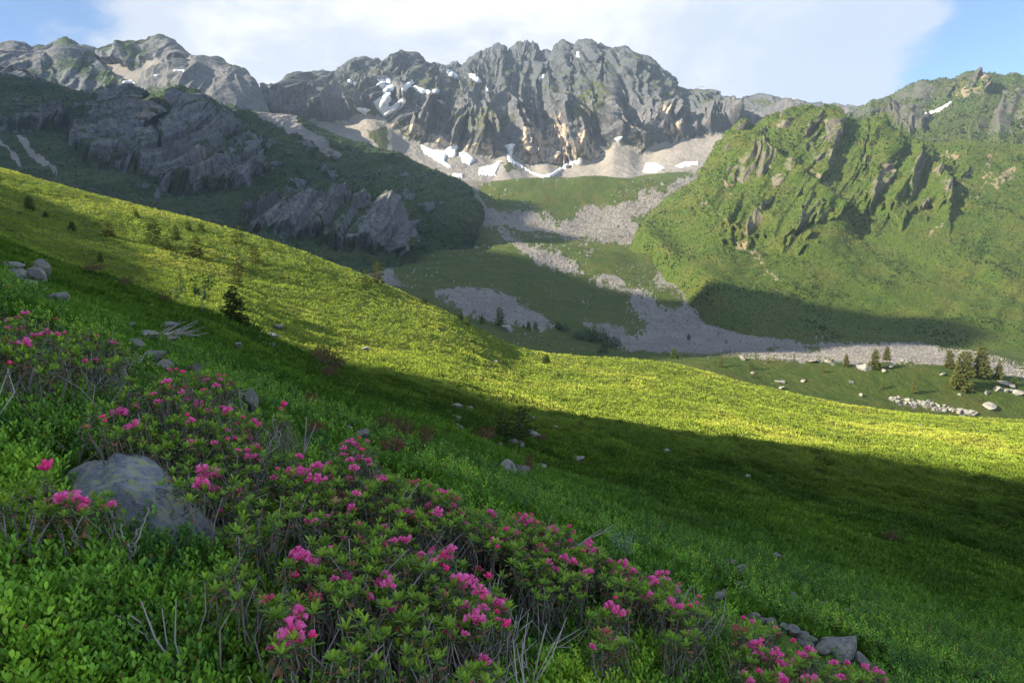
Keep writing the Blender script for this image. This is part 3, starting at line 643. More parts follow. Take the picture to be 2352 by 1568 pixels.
ROCK_F = [zc(p, O3) for p in ([(430, 880), (560, 760), (700, 740), (740, 860), (640, 940), (540, 960), (440, 920)], [(870, 740), (900, 610), (1000, 480), (1060, 470), (1010, 600), (920, 740)], [(920, 790), (1050, 580), (1110, 520), (1090, 690), (1010, 890), (960, 830)],
 [(640, 690), (640, 600), (700, 560), (660, 680)], [(480, 600), (520, 530), (590, 570), (500, 640)], [(770, 620), (800, 520), (850, 500), (830, 600)], [(1230, 890), (1290, 780), (1310, 800), (1250, 900)], [(1300, 1110), (1330, 990), (1390, 920), (1480, 780), (1490, 900), (1360, 1080)],
 [(1590, 900), (1610, 780), (1700, 760), (1670, 900), (1620, 1060), (1590, 1040)], [(700, 980), (790, 870), (830, 880), (740, 1000)], [(820, 1300), (850, 1160), (900, 1080), (950, 1180), (860, 1310)], [(490, 1290), (600, 1170), (670, 1190), (600, 1300)], [(1800, 1120), (1850, 1090), (1850, 1140), (1820, 1150)],
 [(800, 1090), (860, 1000), (890, 1010), (830, 1100)], [(1720, 790), (1800, 820), (1850, 960), (1850, 1100), (1790, 1000)], [(230, 1110), (330, 1040), (330, 1090), (250, 1130)], [(140, 1030), (180, 990), (190, 1030)], [(640, 1160), (700, 1060), (740, 1070), (660, 1170)], [(430, 750), (480, 720), (450, 770)], [(1650, 1130), (1700, 1050), (1710, 1080)])]
DIRT_F = [zc(p, O3) for p in ([(1945, 945), (1985, 830), (2015, 830), (1970, 950)], [(2060, 960), (2120, 745), (2160, 742), (2140, 860), (2085, 965)], [(2110, 960), (2200, 870), (2300, 790), (2300, 900), (2160, 980)], [(425, 1280), (520, 1360), (600, 1360), (650, 1460), (780, 1575), (700, 1540), (600, 1420), (450, 1330)], [(900, 830), (990, 950), (1070, 955), (1140, 1080), (1130, 1110), (1060, 975), (960, 960)], [(1700, 1290), (1830, 1190), (1850, 1150), (1840, 1210), (1720, 1300)],
 [(1990, 1080), (2060, 980), (2110, 950), (2040, 1050)], [(1720, 740), (1900, 745), (1960, 800), (1880, 780)], [(400, 960), (450, 900), (420, 1060)], [(480, 780), (560, 720), (500, 780)], [(1000, 950), (1080, 950), (1080, 960)])] + [zc(p, O6) for p in ([(440, 0), (600, 60), (650, 140), (700, 215), (800, 280), (790, 295), (680, 215), (600, 120), (460, 30)], [(670, 240), (710, 310), (785, 365), (770, 375), (690, 300)])]
def disp_F(P, t):
    P = jag(P, t, 5, 3, 1.6)
    px, py = project(P); x, y, z = P[..., 0], P[..., 1], P[..., 2]
    n = outward(P); T = t[:, None]*np.ones_like(x)
    live = smooth(T, 1.0, 1.6)*(1-smooth(T, 5.0, 5.2)); crest = 1-.5*smooth(T, 4.6, 5.0)
    jx = 5*N2(px/22, py/22, 101)+2.4*N2(px/8, py/8, 102)
    h = np.zeros_like(px)
    for poly, a, wl, wr in RIBS:
        q = np.array(zc(poly, O3)); best = np.full(px.shape, 1e9); side = np.zeros_like(px)
        for (x0, y0), (x1, y1) in zip(q[:-1], q[1:]):
            L2 = (x1-x0)**2+(y1-y0)**2
            s = np.clip(((px+jx-x0)*(x1-x0)+(py-y0)*(y1-y0))/L2, -.05, 1.05)
            ddx, ddy = px+jx-x0-s*(x1-x0), py-y0-s*(y1-y0)
            d2 = ddx**2+ddy**2
            cr = (x1-x0)*ddy-(y1-y0)*ddx
            m = d2 < best; best = np.where(m, d2, best); side = np.where(m, cr, side)
        d = np.sqrt(best)
        wdt = np.where(side > 0, wl, wr)
        h = np.maximum(h, a*np.exp(-(d/wdt)**1.3))
    zone = pmask([zc([(200, 1000), (420, 640), (560, 500), (800, 440), (1400, 500), (1560, 640), (1700, 720), (1900, 860), (1880, 1140), (1600, 1160), (1300, 1140), (1080, 1140), (900, 1320), (480, 1320), (230, 1180)], O3)], px, py, 26, 103, 45)
    u = (px+.62*py)*.52+7*N2(px/90, py/90, 104); v = py*.55
    r2 = ridge(u/46, v/150, 31); r3 = ridge(u/19, v/70, 32); r4 = ridge(u/8, v/30, 33)
    rk = pmask(ROCK_F, px, py, 4, 105, 18)
    hh = h*.8+zone*(4.6*r2+3.6*r3+1.5*r4)+4.5*fbm(x/70, z/60, 3, 106)+rk*(4*r3+2.5*r4)+zone*2.0*fbm(x/14, z/12, 2, 107)+(1-zone)*(2.2*N2(u/60+.6*N2(px/120, py/120, 37), v/190, 35)+1.3*N2(u/22+.7*N2(px/60, py/60, 38), v/80, 36))
    P = P+n*(hh*live*crest)[..., None]
    P[..., 2] += live*(1.0*ridge(x/34+1.2*N2(x/60, y/60, 111), z/7.5, 34)*(1-zone)*.7+.5*N2(x/9, y/9, 108))
    n2 = normals(P); steep = 1-np.abs(n2[..., 2])
    frac = fbm(x/30, z/24, 4, 114)
    rock = np.clip(rk*.40+zone*(.16+.75*(steep-.50)+.12*r3)+.22*frac*(zone*.6+rk), 0, 1)*live
    dirt = np.clip(pmask(DIRT_F, px, py, 7, 109, 12)*(.55+.5*N2(px/9, py/9, 115))+.36*smooth(N2(px/26, py/10, 110), .45, .8)*smooth(px, 2050, 2200)*smooth(T, 1.4, 2), 0, 1)
    dark = smooth(N2(px/30, py/16, 112), .2, .7)
    return P, dict(rock=rock, dirt=dirt, moss=.75*np.ones_like(rock), warm=.35*zone, tone=.5*r2+.5*r3+.4*r4+.1)
M_GREEN = terrain_mat('grassy_slope', .9, ((.032, .062, .010), (.048, .076, .012), (.062, .073, .017), (.016, .034, .009)), ((.045, .047, .043), (.088, .085, .078), (.140, .130, .118), (.020, .025, .020)), streak=(1, 1, .4), warm=(.17, .135, .095))
mountain('green_mountain', 'steep grassy mountain with dark diagonal rock ribs in sunlight', (1400, 2950), 1000, [F0, F1, F2, F3, F4, F5, F6], [16, 90, 100, 100, 110, 14], disp_F, M_GREEN)

# far right ridge
G0 = [(1820, 330, 1350), (1950, 340, 1350), (2100, 400, 1250), (2352, 400, 1200), (3000, 400, 1200)]
G1 = [(1820, 300, 1500), (1950, 300, 1500), (2050, 310, 1480), (2200, 300, 1400), (2352, 270, 1350), (3000, 260, 1350)]
G2 = with_d([(1820, 275), (1922, 262), (1964, 262), (1982, 250), (2000, 241), (2017, 234), (2040, 225), (2066, 215), (2078, 207), (2087, 201), (2105, 197), (2123, 192), (2137, 192), (2151, 188), (2168, 186), (2182, 186), (2190, 184), (2200, 182), (2210, 176), (2218, 171), (2228, 169), (2239, 169), (2248, 172), (2256, 173), (2275, 174), (2299, 176), (2312, 174), (2322, 170), (2330, 168), (2340, 171), (2352, 173), (2500, 150), (3000, 120)], [(1820, 1800), (2150, 1750), (3000, 1650)])
G15 = lerp_row(G1, G2, .5, .4, np.linspace(1820, 3000, 80))
G3 = [(a, b+80, d+320) for a, b, d in G2]
SNOW_G = [zc([(1688, 487), (1740, 474), (1800, 448), (1876, 403), (1878, 418), (1800, 470), (1720, 492)], O3)]
def disp_G(P, t):
    px, py = project(P); x, y, z = P[..., 0], P[..., 1], P[..., 2]
    n = outward(P); T = t[:, None]*np.ones_like(x)
    live = smooth(T, .2, .9)*(1-smooth(T, 3.0, 3.3)); crest = 1-.6*smooth(T, 2.5, 3.0)
    ck = pmask([zc(p, O3) for p in ([(1440, 490), (1520, 455), (1640, 480), (1760, 540), (1700, 640), (1620, 640), (1540, 600)], [(2050, 640), (2070, 540), (2150, 500), (2230, 420), (2352, 330), (2400, 330), (2400, 690), (2000, 690)], [(2010, 320), (2050, 290), (2100, 340), (2060, 360)])], px, py, 6, 120)
    dk = pmask([zc([(1200, 500), (1400, 400), (1600, 310), (1780, 275), (1970, 225), (2090, 232), (2000, 310), (1860, 380), (1700, 470), (1400, 500), (1280, 530)], O3)], px, py, 6, 121)
    u = (px+.45*py)*.9+8*N2(px/70, py/70, 122); v = py*.95
    r1 = ridge(u/120, v/240, 41); r2 = ridge(u/46, v/120, 42); r3 = ridge(u/19, v/50, 43)
    h = 12*r1+5*r2+ck*(14*r2+7*r3+8)+dk*(7*r2+3*r3)+6*fbm(x/80, z/70, 3, 123)+1.6*fbm(x/16, z/14, 2, 124)
    P = P+n*(h*live*crest)[..., None]
    n2 = normals(P); steep = 1-np.abs(n2[..., 2])
    rock = np.clip(ck*.66+dk*.60+.5*(steep-.55)+.1*r2+.2*fbm(x/40, z/30, 3, 127)*(ck+dk), 0, 1)*live
    dirt = pmask([zc([(1880, 400), (1960, 340), (2050, 330), (2150, 350), (2050, 380), (1930, 410)], O3)], px, py, 8, 125, 14)*(.5+.5*N2(px/9, py/9, 116))
    return P, dict(rock=rock, dirt=dirt, moss=.6*np.ones_like(rock), warm=.2*ck, tone=.5*r2+.5*r3+.1-.45*dk, scree=.45*smooth(N2(px/13, py/9, 126), .3, .7)*(T < 2.5))
M_RIDGE = terrain_mat('ridge_pasture', 1.6, ((.030, .055, .014), (.046, .066, .018), (.060, .066, .024), (.016, .032, .012)), ((.030, .034, .036), (.060, .062, .062), (.12, .115, .108), (.012, .016, .018)), streak=(1, 1, .4), warm=(.15, .125, .095))
mountain('alpine_ridge', 'grassy ridge with rocky spurs behind the green mountain, cut by a snow band', (1840, 2950), 700, [G0, G1, G15, G2, G3], [40, 80, 90, 10], disp_G, M_RIDGE)

# ---- unseen hills added out to the left, crests shaped to cast the shade
PERP = np.array([-SH[1], SH[0]])
def shading_ridge(name, label, prof, L, wid, seed, mat):
    """a long hill across the sun direction; prof gives, along it, the height of its sun line where it passes the camera"""
    a = np.linspace(prof[0][0], prof[-1][0], 260)
    H = pchip([p[0] for p in prof], [p[1] for p in prof], a)+math.tan(SUN_EL)*L
    H = H + .012*L*np.minimum(0, N2(a/(L*.05), a*0+.5, seed))*.25
    s = np.concatenate([np.linspace(-1, 0, 24), np.linspace(0, 1.3, 24)[1:]])
    base = H.min()-wid*.9
    A, S = np.meshgrid(a, s, indexing='ij')
    fall = np.clip(np.abs(S), 0, 1.3)**1.15
    z = H[:, None]+(base-H[:, None])*np.clip(fall, 0, 1)
    z = z + np.minimum(0, N2(A/(wid*.2), S*3, seed+1))*wid*.04*smooth(np.abs(S), .03, .3)
    XY = PERP[None, None]*A[..., None]+SH[None, None]*(L+S*wid)[..., None]
    P = np.concatenate([XY, z[..., None]], -1)
    nr, nc = P.shape[:2]
    zz = np.zeros((nr, nc), np.float32)
    me = mesh_arrays(name, P, grid_faces(nr, nc)[:, ::-1], True, {k: zz+v for k, v in (('rock', .3), ('scree', 0), ('dirt', 0), ('warm', 0), ('moss', .3), ('tone', 0))})
    tag(link(name, me, mat), label, None, None, 'structure')
e1 = [(-172, 0), (-115, 0), (-110, -.1), (-104, .4), (-98, .3), (-90, -.7), (-84, -1.0), (-77, -1.5), (-68, -2.0), (-58, -2.7), (-49, -2.6), (-42, -1.2), (-38, -.2), (-33.5, 2.0), (-31.5, 4.3), (-21, 6.8), (-9, 14.6), (70, 20.6)]
shading_ridge('near_hill', 'unseen hill beside the camera that keeps the foreground in shade', e1, 95, 60, 130, M_HILL)
H2 = [(-1450, 300), (-1300, 250), (-1240, 205), (-1150, 260), (-1046, 335), (-950, 270), (-851, 265), (-800, 175), (-756, 150), (-640, 150), (-520, 135), (-432, 178), (-383, 184), (-345, 194), (-312, 186), (-290, 140), (-262, 75), (-215, 12), (-185, -60)]
shading_ridge('shading_mountain', 'unseen long mountain added out to the left to shade the valley', H2, 1100, 420, 140, M_WALL)
# ------------------------------------------------------------------ snow patches: thick lenses of old snow lying on the mountains
def snow_patch(sheet, poly, label, thick=3.0, seed=0):
    P, px, py = SHEETS[sheet]
    q = np.array(poly); lo, hi = q.min(0)-4, q.max(0)+4
    jx = 1.5*N2(px/5, py/5, seed)+.8*N2(px/2.2, py/2.2, seed+1); jy = 1.2*N2(px/5, py/4, seed+2)
    ins = (px > lo[0]) & (px < hi[0]) & (py > lo[1]) & (py < hi[1])
    ins &= pts_in(poly, px+jx, py+jy)
    if ins.sum() < 6: return
    n = normals(P)
    soft = ins.astype(np.float32)
    for _ in range(3):
        s = soft.copy(); s[1:-1, 1:-1] = (soft[:-2, 1:-1]+soft[2:, 1:-1]+soft[1:-1, :-2]+soft[1:-1, 2:]+soft[1:-1, 1:-1]*2)/6; soft = s
    grow = ins.copy(); grow[1:-1, 1:-1] |= ins[:-2, 1:-1] | ins[2:, 1:-1] | ins[1:-1, :-2] | ins[1:-1, 2:]
    f = grow[:-1, :-1] & grow[1:, :-1] & grow[:-1, 1:] & grow[1:, 1:]
    # keep the largest connected piece
    lab = np.zeros(f.shape, int); best, nb = 0, 0; todo = set(zip(*np.nonzero(f))); k = 0
    while todo:
        k += 1; st = [todo.pop()]; cnt = 0
        while st:
            a, b = st.pop(); lab[a, b] = k; cnt += 1
            for q in ((a+1, b), (a-1, b), (a, b+1), (a, b-1)):
                if q in todo: todo.remove(q); st.append(q)
        if cnt > nb: best, nb = k, cnt
    f = lab == best
    i, j = np.nonzero(f); nc = P.shape[1]
    F = np.stack([i*nc+j, i*nc+j+1, (i+1)*nc+j+1, (i+1)*nc+j], 1)
    used, inv = np.unique(F.ravel(), return_inverse=True)
    lift = (-1.2+soft*(thick+2.0)).reshape(-1)[used]
    ns = n.reshape(-1, 3)[used]
    # wind-smoothed top: average the surface a little before lifting
    V = P.reshape(-1, 3)[used]+ns*lift[:, None]
    o = link('snow_patch', mesh_arrays('snow_patch', V, inv.reshape(-1, 4), True), M_SNOW)
    tag(o, label, 'snow patch', 'snow patches left on the mountains')
SE = ['largest snow gully patch, shaped like a Y, on the left shoulder of the central mountain', 'slanting snow strip just right of the Y shaped snow gully', 'long ragged snow band right of the slanting strip below the left summit', 'small square snow patch at the end of the ragged snow band',
 'snow tongue hanging just below the notch in the skyline', 'tapering snow streak right of the snow in the skyline notch', 'tiny snow sliver below the tapering streak near the notch', 'slanting snow patch high in the middle of the central rock face', 'small upright snow patch right under the central summits',
 'tiny snow spot, upper of two at the far left of the central mountain', 'tiny snow fleck touching below the far left snow spot', 'thin snow bar left of the Y shaped snow gully', 'boat shaped snow patch low to the left of the Y shaped gully', 'thin slanting snow line right of the Y gully, below the ragged band',
 'broad branching snowfield on the scree at the left foot of the cliffs', 'snow slope right of the branching snowfield below the cliffs', 'white snow triangle low on the scree left of the snow stream', 'long V shaped snow stream curving below the pale cliffs', 'snow plug in the gully at the top of the V shaped snow stream',
 'small snow triangle above the grey scree cone', 'snowfield on the scree at the right below the mountain', 'thin snow line right of the right hand snowfield', 'narrow snow strip at the lower left edge of the scree bowl']
for k, (p, l) in enumerate(zip(SNOW_E, SE)): snow_patch('granite_mountain', p, l, 3.2, 200+k)
snow_patch('granite_mountain', [(1716, 275), (1738, 275), (1748, 284), (1736, 290), (1722, 284)], 'snow patch in the saddle left of the green mountain top', 3, 230)
for k, (p, l) in enumerate(zip(SNOW_B, ['white snow bar at the bottom of the scree bowl under the rounded summit', 'thin snow line on the ledge right of the scree bowl', 'tiny snow dash in the middle of the scree bowl'])): snow_patch('summit_ridge', p, l, 2.5, 240+k)
snow_patch('crag_mountain', zc([(930, 714), (966, 716), (956, 731), (936, 728)], O1), 'tiny snow patch in the notch between the two rock towers', 2, 250)
snow_patch('alpine_ridge', SNOW_G[0], 'long curved snow band on the ridge behind the green mountain', 2.5, 251)
snow_patch('valley_floor', zc([(808, 1130), (870, 1122), (852, 1152), (820, 1152)], O2), 'small snow patch at the top of the boulder field in the valley', 2.0, 252)
# ------------------------------------------------------------------ rocks
def rock_mesh(name, seed, sub=4, planes=11, rough=.05, flat=.7):
    import bmesh
    bm = bmesh.new(); bmesh.ops.create_icosphere(bm, subdivisions=sub, radius=1.0)
    V = np.array([v.co for v in bm.verts]); F = np.array([[v.index for v in f.verts] for f in bm.faces]); bm.free()
    r = np.random.RandomState(seed)
    for _ in range(planes):
        d = r.normal(size=3); d[2] = d[2]*.8+.15; d /= np.linalg.norm(d); o = r.uniform(.42, .80)
        s = V @ d; over = s > o; V[over] -= d*((s[over]-o)*.985)[:, None]
    n = V/np.linalg.norm(V, axis=1)[:, None]
    V = V+n*(rough*(N2(V[:, 0]*1.7+V[:, 2], V[:, 1]*1.7-V[:, 2]*.6, seed)+.6*N2(V[:, 0]*4+V[:, 2]*2, V[:, 1]*4-V[:, 2]*3, seed+1)+.3*N2(V[:, 0]*11+V[:, 2]*7, V[:, 1]*11-V[:, 2]*8, seed+2)))[:, None]
    V[:, 2] *= flat
    me = mesh_arrays(name, V, F, True); me.materials.append(M_ROCK); return me
ROCKS = [rock_mesh('rock', 300+k, 4, 12+k % 5, .05, .62+.06*(k % 4)) for k in range(8)]
def rock(p, wid, hgt, label, group, k, yaw=None, cat='rock', sink=.22):
    o = bpy.data.objects.new('rock', ROCKS[k % 8]); COL.objects.link(o)
    r = random.Random(k*7+3)
    o.scale = (wid*.70, wid*.60*r.uniform(.85, 1.15), hgt*.98)
    o.rotation_euler = (r.uniform(-.25, .25), r.uniform(-.25, .25), yaw if yaw is not None else r.uniform(0, 6.28))
    o.location = (p[0], p[1]+wid*.2, p[2]+hgt*(.5-sink)*.8)
    return tag(o, label, cat, group)
G1_, G2_, G3_, G4_ = 'grey rocks on the near slope', 'pale stones in the meadow', 'pale rocks on the hummock', 'rocks of the stony strip by the rhododendrons'
NEAR_ROCKS = [  # photo x, y of the base, width, height, label, group
 (26, 618, 44, 30, 'grey rock at the left edge of the outcrop on the upper slope', G1_), (34, 640, 44, 32, 'grey rock below the left edge rock of the upper outcrop', G1_), (76, 645, 58, 48, 'largest grey block of the outcrop on the upper left slope', G1_), (97, 636, 28, 40, 'narrow upright slab on the right side of the upper outcrop', G1_),
 (60, 660, 34, 24, 'low rock in the grass under the largest outcrop block', G1_), (132, 690, 46, 26, 'smooth grey rock below the upper left outcrop', G1_), (103, 680, 22, 20, 'small rock touching the smooth rock below the outcrop', G1_),
 (299, 752, 18, 14, 'small rounded stone left of the dead branches', G1_), (335, 775, 52, 22, 'flat grey slab just left of the dead branches', G1_), (390, 752, 40, 16, 'flat grey stone behind the dead branches', G1_), (392, 782, 30, 12, 'low stone under the dead branches', G1_),
 (308, 805, 38, 24, 'pointed pale rock above the row of slope rocks', G1_), (348, 828, 44, 26, 'broad pale rock below the pointed pale rock', G1_), (372, 848, 36, 20, 'low flat rock at the end of the pale rock row', G1_), (444, 868, 38, 40, 'leaning grey slab standing right of the pale rock row', G1_),
 (541, 798, 26, 13, 'flat pale stone alone on the shaded slope under the dark spruce', G1_), (624, 796, 17, 11, 'little stone at the shadow edge right of the dark spruce', G1_), (503, 793, 11, 8, 'tiny stone left of the flat pale stone on the shaded slope', G1_), (594, 775, 14, 8, 'tiny stone on the slope edge just below the dark spruce', G1_),
 (578, 945, 44, 46, 'tall rounded boulder behind the pink flowers on the near slope', G1_), (545, 918, 24, 16, 'small rock left of the tall rounded boulder', G1_), (784, 980, 16, 15, 'white stone, uppermost of three in a slanting row', G1_), (802, 992, 16, 13, 'white stone, middle of three in a slanting row', G1_), (829, 1010, 36, 26, 'mossy rock, lowest of three in a slanting row', G1_),
 (801, 908, 12, 9, 'tiny pale stone high on the shaded slope under the brown shrubs', G2_), (891, 943, 18, 8, 'flat white stone in the shade below the meadow shadow edge', G2_), (984, 912, 11, 7, 'tiny white stone close to the meadow shadow edge', G2_), (1049, 938, 20, 11, 'white stone, left of a pair near the shadow edge', G2_), (1081, 940, 15, 10, 'rounded white stone, right of the pair near the shadow edge', G2_),
 (1053, 961, 14, 8, 'small stone below the pair near the shadow edge', G2_), (1053, 984, 20, 10, 'leaning flat stone under the small stone near the pair', G2_), (1220, 962, 14, 9, 'white stone right of the dwarf pines, near the sunlit grass', G2_), (1276, 984, 16, 11, 'white stone further right of the dwarf pines', G2_),
 (1226, 1002, 34, 15, 'pale slab at the right foot of the dwarf pines', G2_), (1178, 1017, 26, 15, 'dark rock under the dwarf pines', G2_), (1199, 1028, 20, 15, 'upright rock in front of the dwarf pines', G2_), (1146, 1024, 16, 9, 'small stone left in front of the dwarf pines', G2_),
 (1163, 1086, 40, 36, 'big grey rock in the meadow, its taller left half', G2_), (1194, 1089, 40, 32, 'big grey rock in the meadow, its right half beside red shrub', G2_), (1248, 1077, 25, 14, 'sloping pale stone right of the big meadow rock', G2_), (1330, 1060, 24, 17, 'grey stone with dark hollow right of the meadow rocks', G2_),
 (958, 1064, 40, 14, 'flat pale slab by the reddish shrubs in the meadow', G2_), (984, 1053, 20, 9, 'small dark rock behind the flat pale slab', G2_), (1019, 1074, 16, 8, 'thin stone right of the flat pale slab', G2_), (1054, 1128, 7, 5, 'tiny white pebble above the flower slope', G2_),
 (1532, 1040, 17, 9, 'slanted white stone in the middle of the shaded meadow', G2_), (1558, 1062, 9, 6, 'tiny white stone below the slanted white stone', G2_), (1718, 1097, 18, 9, 'bright white stone right of the middle of the shaded meadow', G2_), (2080, 1171, 12, 6, 'small white stone on the dark right meadow', G2_), (2033, 1245, 11, 7, 'small white stone beside a brown tuft at the right', G2_), (1630, 1195, 9, 5, 'tiny stone alone on the slope above the flower bank', G2_),
 (1783, 1285, 30, 13, 'flat pale stone alone above the rounded rock pair', G1_), (1681, 1304, 26, 26, 'pale rounded rock, left of the touching pair', G1_), (1702, 1314, 26, 21, 'grey rock, right of the touching pair', G1_), (1639, 1342, 26, 21, 'round grey rock beside the stony ledge', G1_), (1606, 1320, 15, 17, 'small tilted rock left of the round grey rock', G1_),
 (1699, 1354, 34, 24, 'dark edged slanting slab right of the round grey rock', G1_), (1759, 1351, 20, 13, 'small rock right of the slanting slab', G1_), (1642, 1377, 44, 14, 'long pale ledge stone right of the flower bank', G1_), (1664, 1372, 20, 14, 'small grey rock on the right end of the ledge stone', G1_), (1750, 1371, 15, 7, 'white pebble between slab and grey patch', G1_),
 (1820, 1376, 24, 13, 'first stone of the thin pale stone line', G4_), (1838, 1382, 16, 12, 'dark second stone of the thin pale line', G4_), (1877, 1387, 28, 11, 'longest stone in the thin pale stone line', G4_), (1895, 1391, 22, 8, 'low stone after the longest in the pale line', G4_), (1912, 1396, 20, 8, 'flat stone towards the end of the pale line', G4_), (1947, 1407, 24, 9, 'last stone of the thin pale stone line', G4_),
 (1732, 1425, 24, 12, 'uppermost small stone of the grey rock strip', G4_), (1750, 1432, 18, 13, 'second small stone of the grey rock strip', G4_), (1768, 1438, 36, 22, 'split stone near the top of the grey rock strip', G4_), (1803, 1452, 26, 18, 'wedge stone in the upper middle of the grey rock strip', G4_), (1824, 1462, 34, 30, 'upright block in the middle of the grey rock strip', G4_),
 (1847, 1474, 32, 24, 'dark edged block right of the upright block', G4_), (1868, 1484, 28, 24, 'rounded stone before the big slab of the strip', G4_), (1852, 1490, 34, 18, 'low slab in front of the rounded stone', G4_), (1898, 1504, 50, 28, 'layered slab left of the largest rock in the strip', G4_), (1936, 1516, 92, 56, 'largest smooth grey rock at the lower end of the strip', G4_), (1980, 1530, 38, 28, 'hooked end stone right of the largest strip rock', G4_)]
CLEAR = []
for k, (x, y, ww, hh, lab, grp) in enumerate(NEAR_ROCKS):
    p = hit_ground(x, y); d = p[1]; CLEAR.append((x, y, ww, hh, d)); p = p+[0, 0, .015]
    rock(p, ww*d/FOC, hh*d/FOC, lab, grp, k)
LIT_ROCKS = [(636, 756, 28, 12, 'upper of two sunlit rocks right of the dark spruce'), (620, 776, 30, 15, 'lower of two sunlit rocks right of the dark spruce'), (839, 805, 22, 10, 'white rock alone on the sunlit meadow slope'), (1137, 833, 11, 6, 'tiny pale rock on the sunlit slope below the conifer pair'), (1706, 1002, 12, 6, 'small stone on the sunlit meadow near its shadow edge'), (2115, 978, 12, 6, 'white stone on the right sunlit meadow')]
for k, (x, y, ww, hh, lab) in enumerate(LIT_ROCKS):
    p = hit_ground(x, y, 0, 26); d = p[1]; CLEAR.append((x, y, ww, hh, d)); p = p+[0, 0, .05]; rock(p, ww*d/FOC, hh*d/FOC, lab, G2_, 100+k)
VAL_ROCKS = [(1166, 760, 28, 22, 'large pale boulder beside the tall valley spruce', 'boulders in the valley'), (1095, 571, 10, 8, 'bright boulder on top of the grassy knoll', 'boulders in the valley'),
 (1986, 851, 26, 20, 'biggest grey boulder on the hummock beside a conifer', G3_), (2045, 845, 15, 9, 'flat pale boulder right of the hummock conifers', G3_), (1706, 828, 15, 18, 'pinkish upright boulder at the left end of the hummock', G3_), (1906, 831, 18, 9, 'pale rock on the crest of the hummock', G3_), (2075, 828, 14, 8, 'white rock on the crest right of the conifer pair', G3_), (1868, 831, 26, 6, 'long flat rock on the hummock crest', G3_),
 (1796, 894, 13, 9, 'white boulder low on the hummock', G3_), (1956, 881, 17, 9, 'pale flat boulder in the middle of the hummock', G3_), (1796, 880, 22, 9, 'long pale rock above the low white boulder', G3_), (2030, 855, 14, 6, 'slim pale rock below the hummock conifers', G3_), (2167, 862, 16, 8, 'slanting pale rock left of the big spruces', G3_), (2246, 863, 18, 12, 'pale boulder between the right hand spruces', G3_), (2263, 868, 12, 9, 'small boulder right of the pale boulder among spruces', G3_),
 (2295, 898, 20, 15, 'large pale boulder, left of the pair at the right edge', G3_), (2312, 899, 14, 13, 'pointed white boulder, right of the pair at the right edge', G3_), (2267, 908, 14, 13, 'white boulder below the pair at the right edge', G3_), (2334, 902, 32, 12, 'rubble heap stone at the right edge', G3_), (1980, 911, 10, 8, 'tiny pink rock low on the hummock', G3_), (2318, 970, 12, 8, 'small white rock at the lower right of the hummock', G3_), (2272, 936, 28, 12, 'pinkish low rock at the right of the hummock', G3_),
 (2310, 885, 40, 9, 'long rock bank right of the last spruce', G3_), (1846, 877, 14, 6, 'small pale rock left of the middle hummock boulder', G3_), (1730, 857, 10, 6, 'tiny rock by the small left hummock conifer', G3_), (2205, 905, 12, 6, 'small rock at the foot of the big spruce', G3_)]
for k, (x, y, ww, hh, lab, grp) in enumerate(VAL_ROCKS):
    p = hit('valley_floor', x, y); d = p[1]; rock(p, ww*d/FOC, hh*d/FOC, lab, grp, 120+k, cat='boulder' if hh > 12 else 'rock', sink=.12)
for k in range(64):
    f = (k+.5)/64; x = 2046+f*195+random.uniform(-5, 5); y = 914+f*36+random.uniform(-4, 9)*(1-.4*f)
    p = hit('valley_floor', x, y); d = p[1]; ww = random.uniform(6, 14)
    rock(p, ww*d/FOC, ww*.75*d/FOC, 'one of the many pale stones in the rubble strip below the big spruces', 'stones of the rubble strip', 160+k, sink=.1)

# the lichen-covered boulder among the shrubs
def big_boulder():
    c = hit_ground(250, 1300); d = c[1]+.22
    import bmesh
    bm = bmesh.new(); bmesh.ops.create_icosphere(bm, subdivisions=6, radius=1.0)
    V = np.array([v.co for v in bm.verts]); F = np.array([[v.index for v in f.verts] for f in bm.faces]); bm.free()
    for dv, o in (((.62, -.25, .72), .74), ((-.62, -.35, .6), .80), ((.15, -.85, .45), .66), ((.95, -.1, .2), .84), ((-.95, -.2, .1), .82), ((-.1, -.1, 1), .90), ((.4, .5, .7), .75), ((-.15, -.95, -.1), .7)):
        dv = np.array(dv); dv /= np.linalg.norm(dv); s = V @ dv; ov = s > o; V[ov] -= dv*((s[ov]-o)*.94)[:, None]
    n = V/np.linalg.norm(V, axis=1)[:, None]
    a, b = V[:, 0]+.6*V[:, 2], V[:, 1]-.7*V[:, 2]
    V = V+n*(.07*N2(a*1.4, b*1.4, 7)+.025*N2(a*4, b*4, 8)+.010*N2(a*12, b*12, 9)+.004*N2(a*33, b*33, 10)-.035*smooth(1-np.abs(N2(a*.9, b*.9, 12)*3.2), .72, 1))[:, None]
    me = mesh_arrays('boulder', V, F, True); me.materials.append(M_BOULDER)
    o = bpy.data.objects.new('boulder', me); COL.objects.link(o)
    A, e1 = ray(268, 1058); top = e1*d
    A0 = ray(300, 1150)[0]
    o.scale = (.47, .30, .40); o.rotation_euler = (0, R(20), R(-12))
    o.location = (A0*d+.0, d, top-.395)
    tag(o, 'large blue grey boulder spotted with yellow lichen among the foreground shrubs', 'boulder')
big_boulder()
CLEAR.append((320, 1232, 330, 150, 2.3))

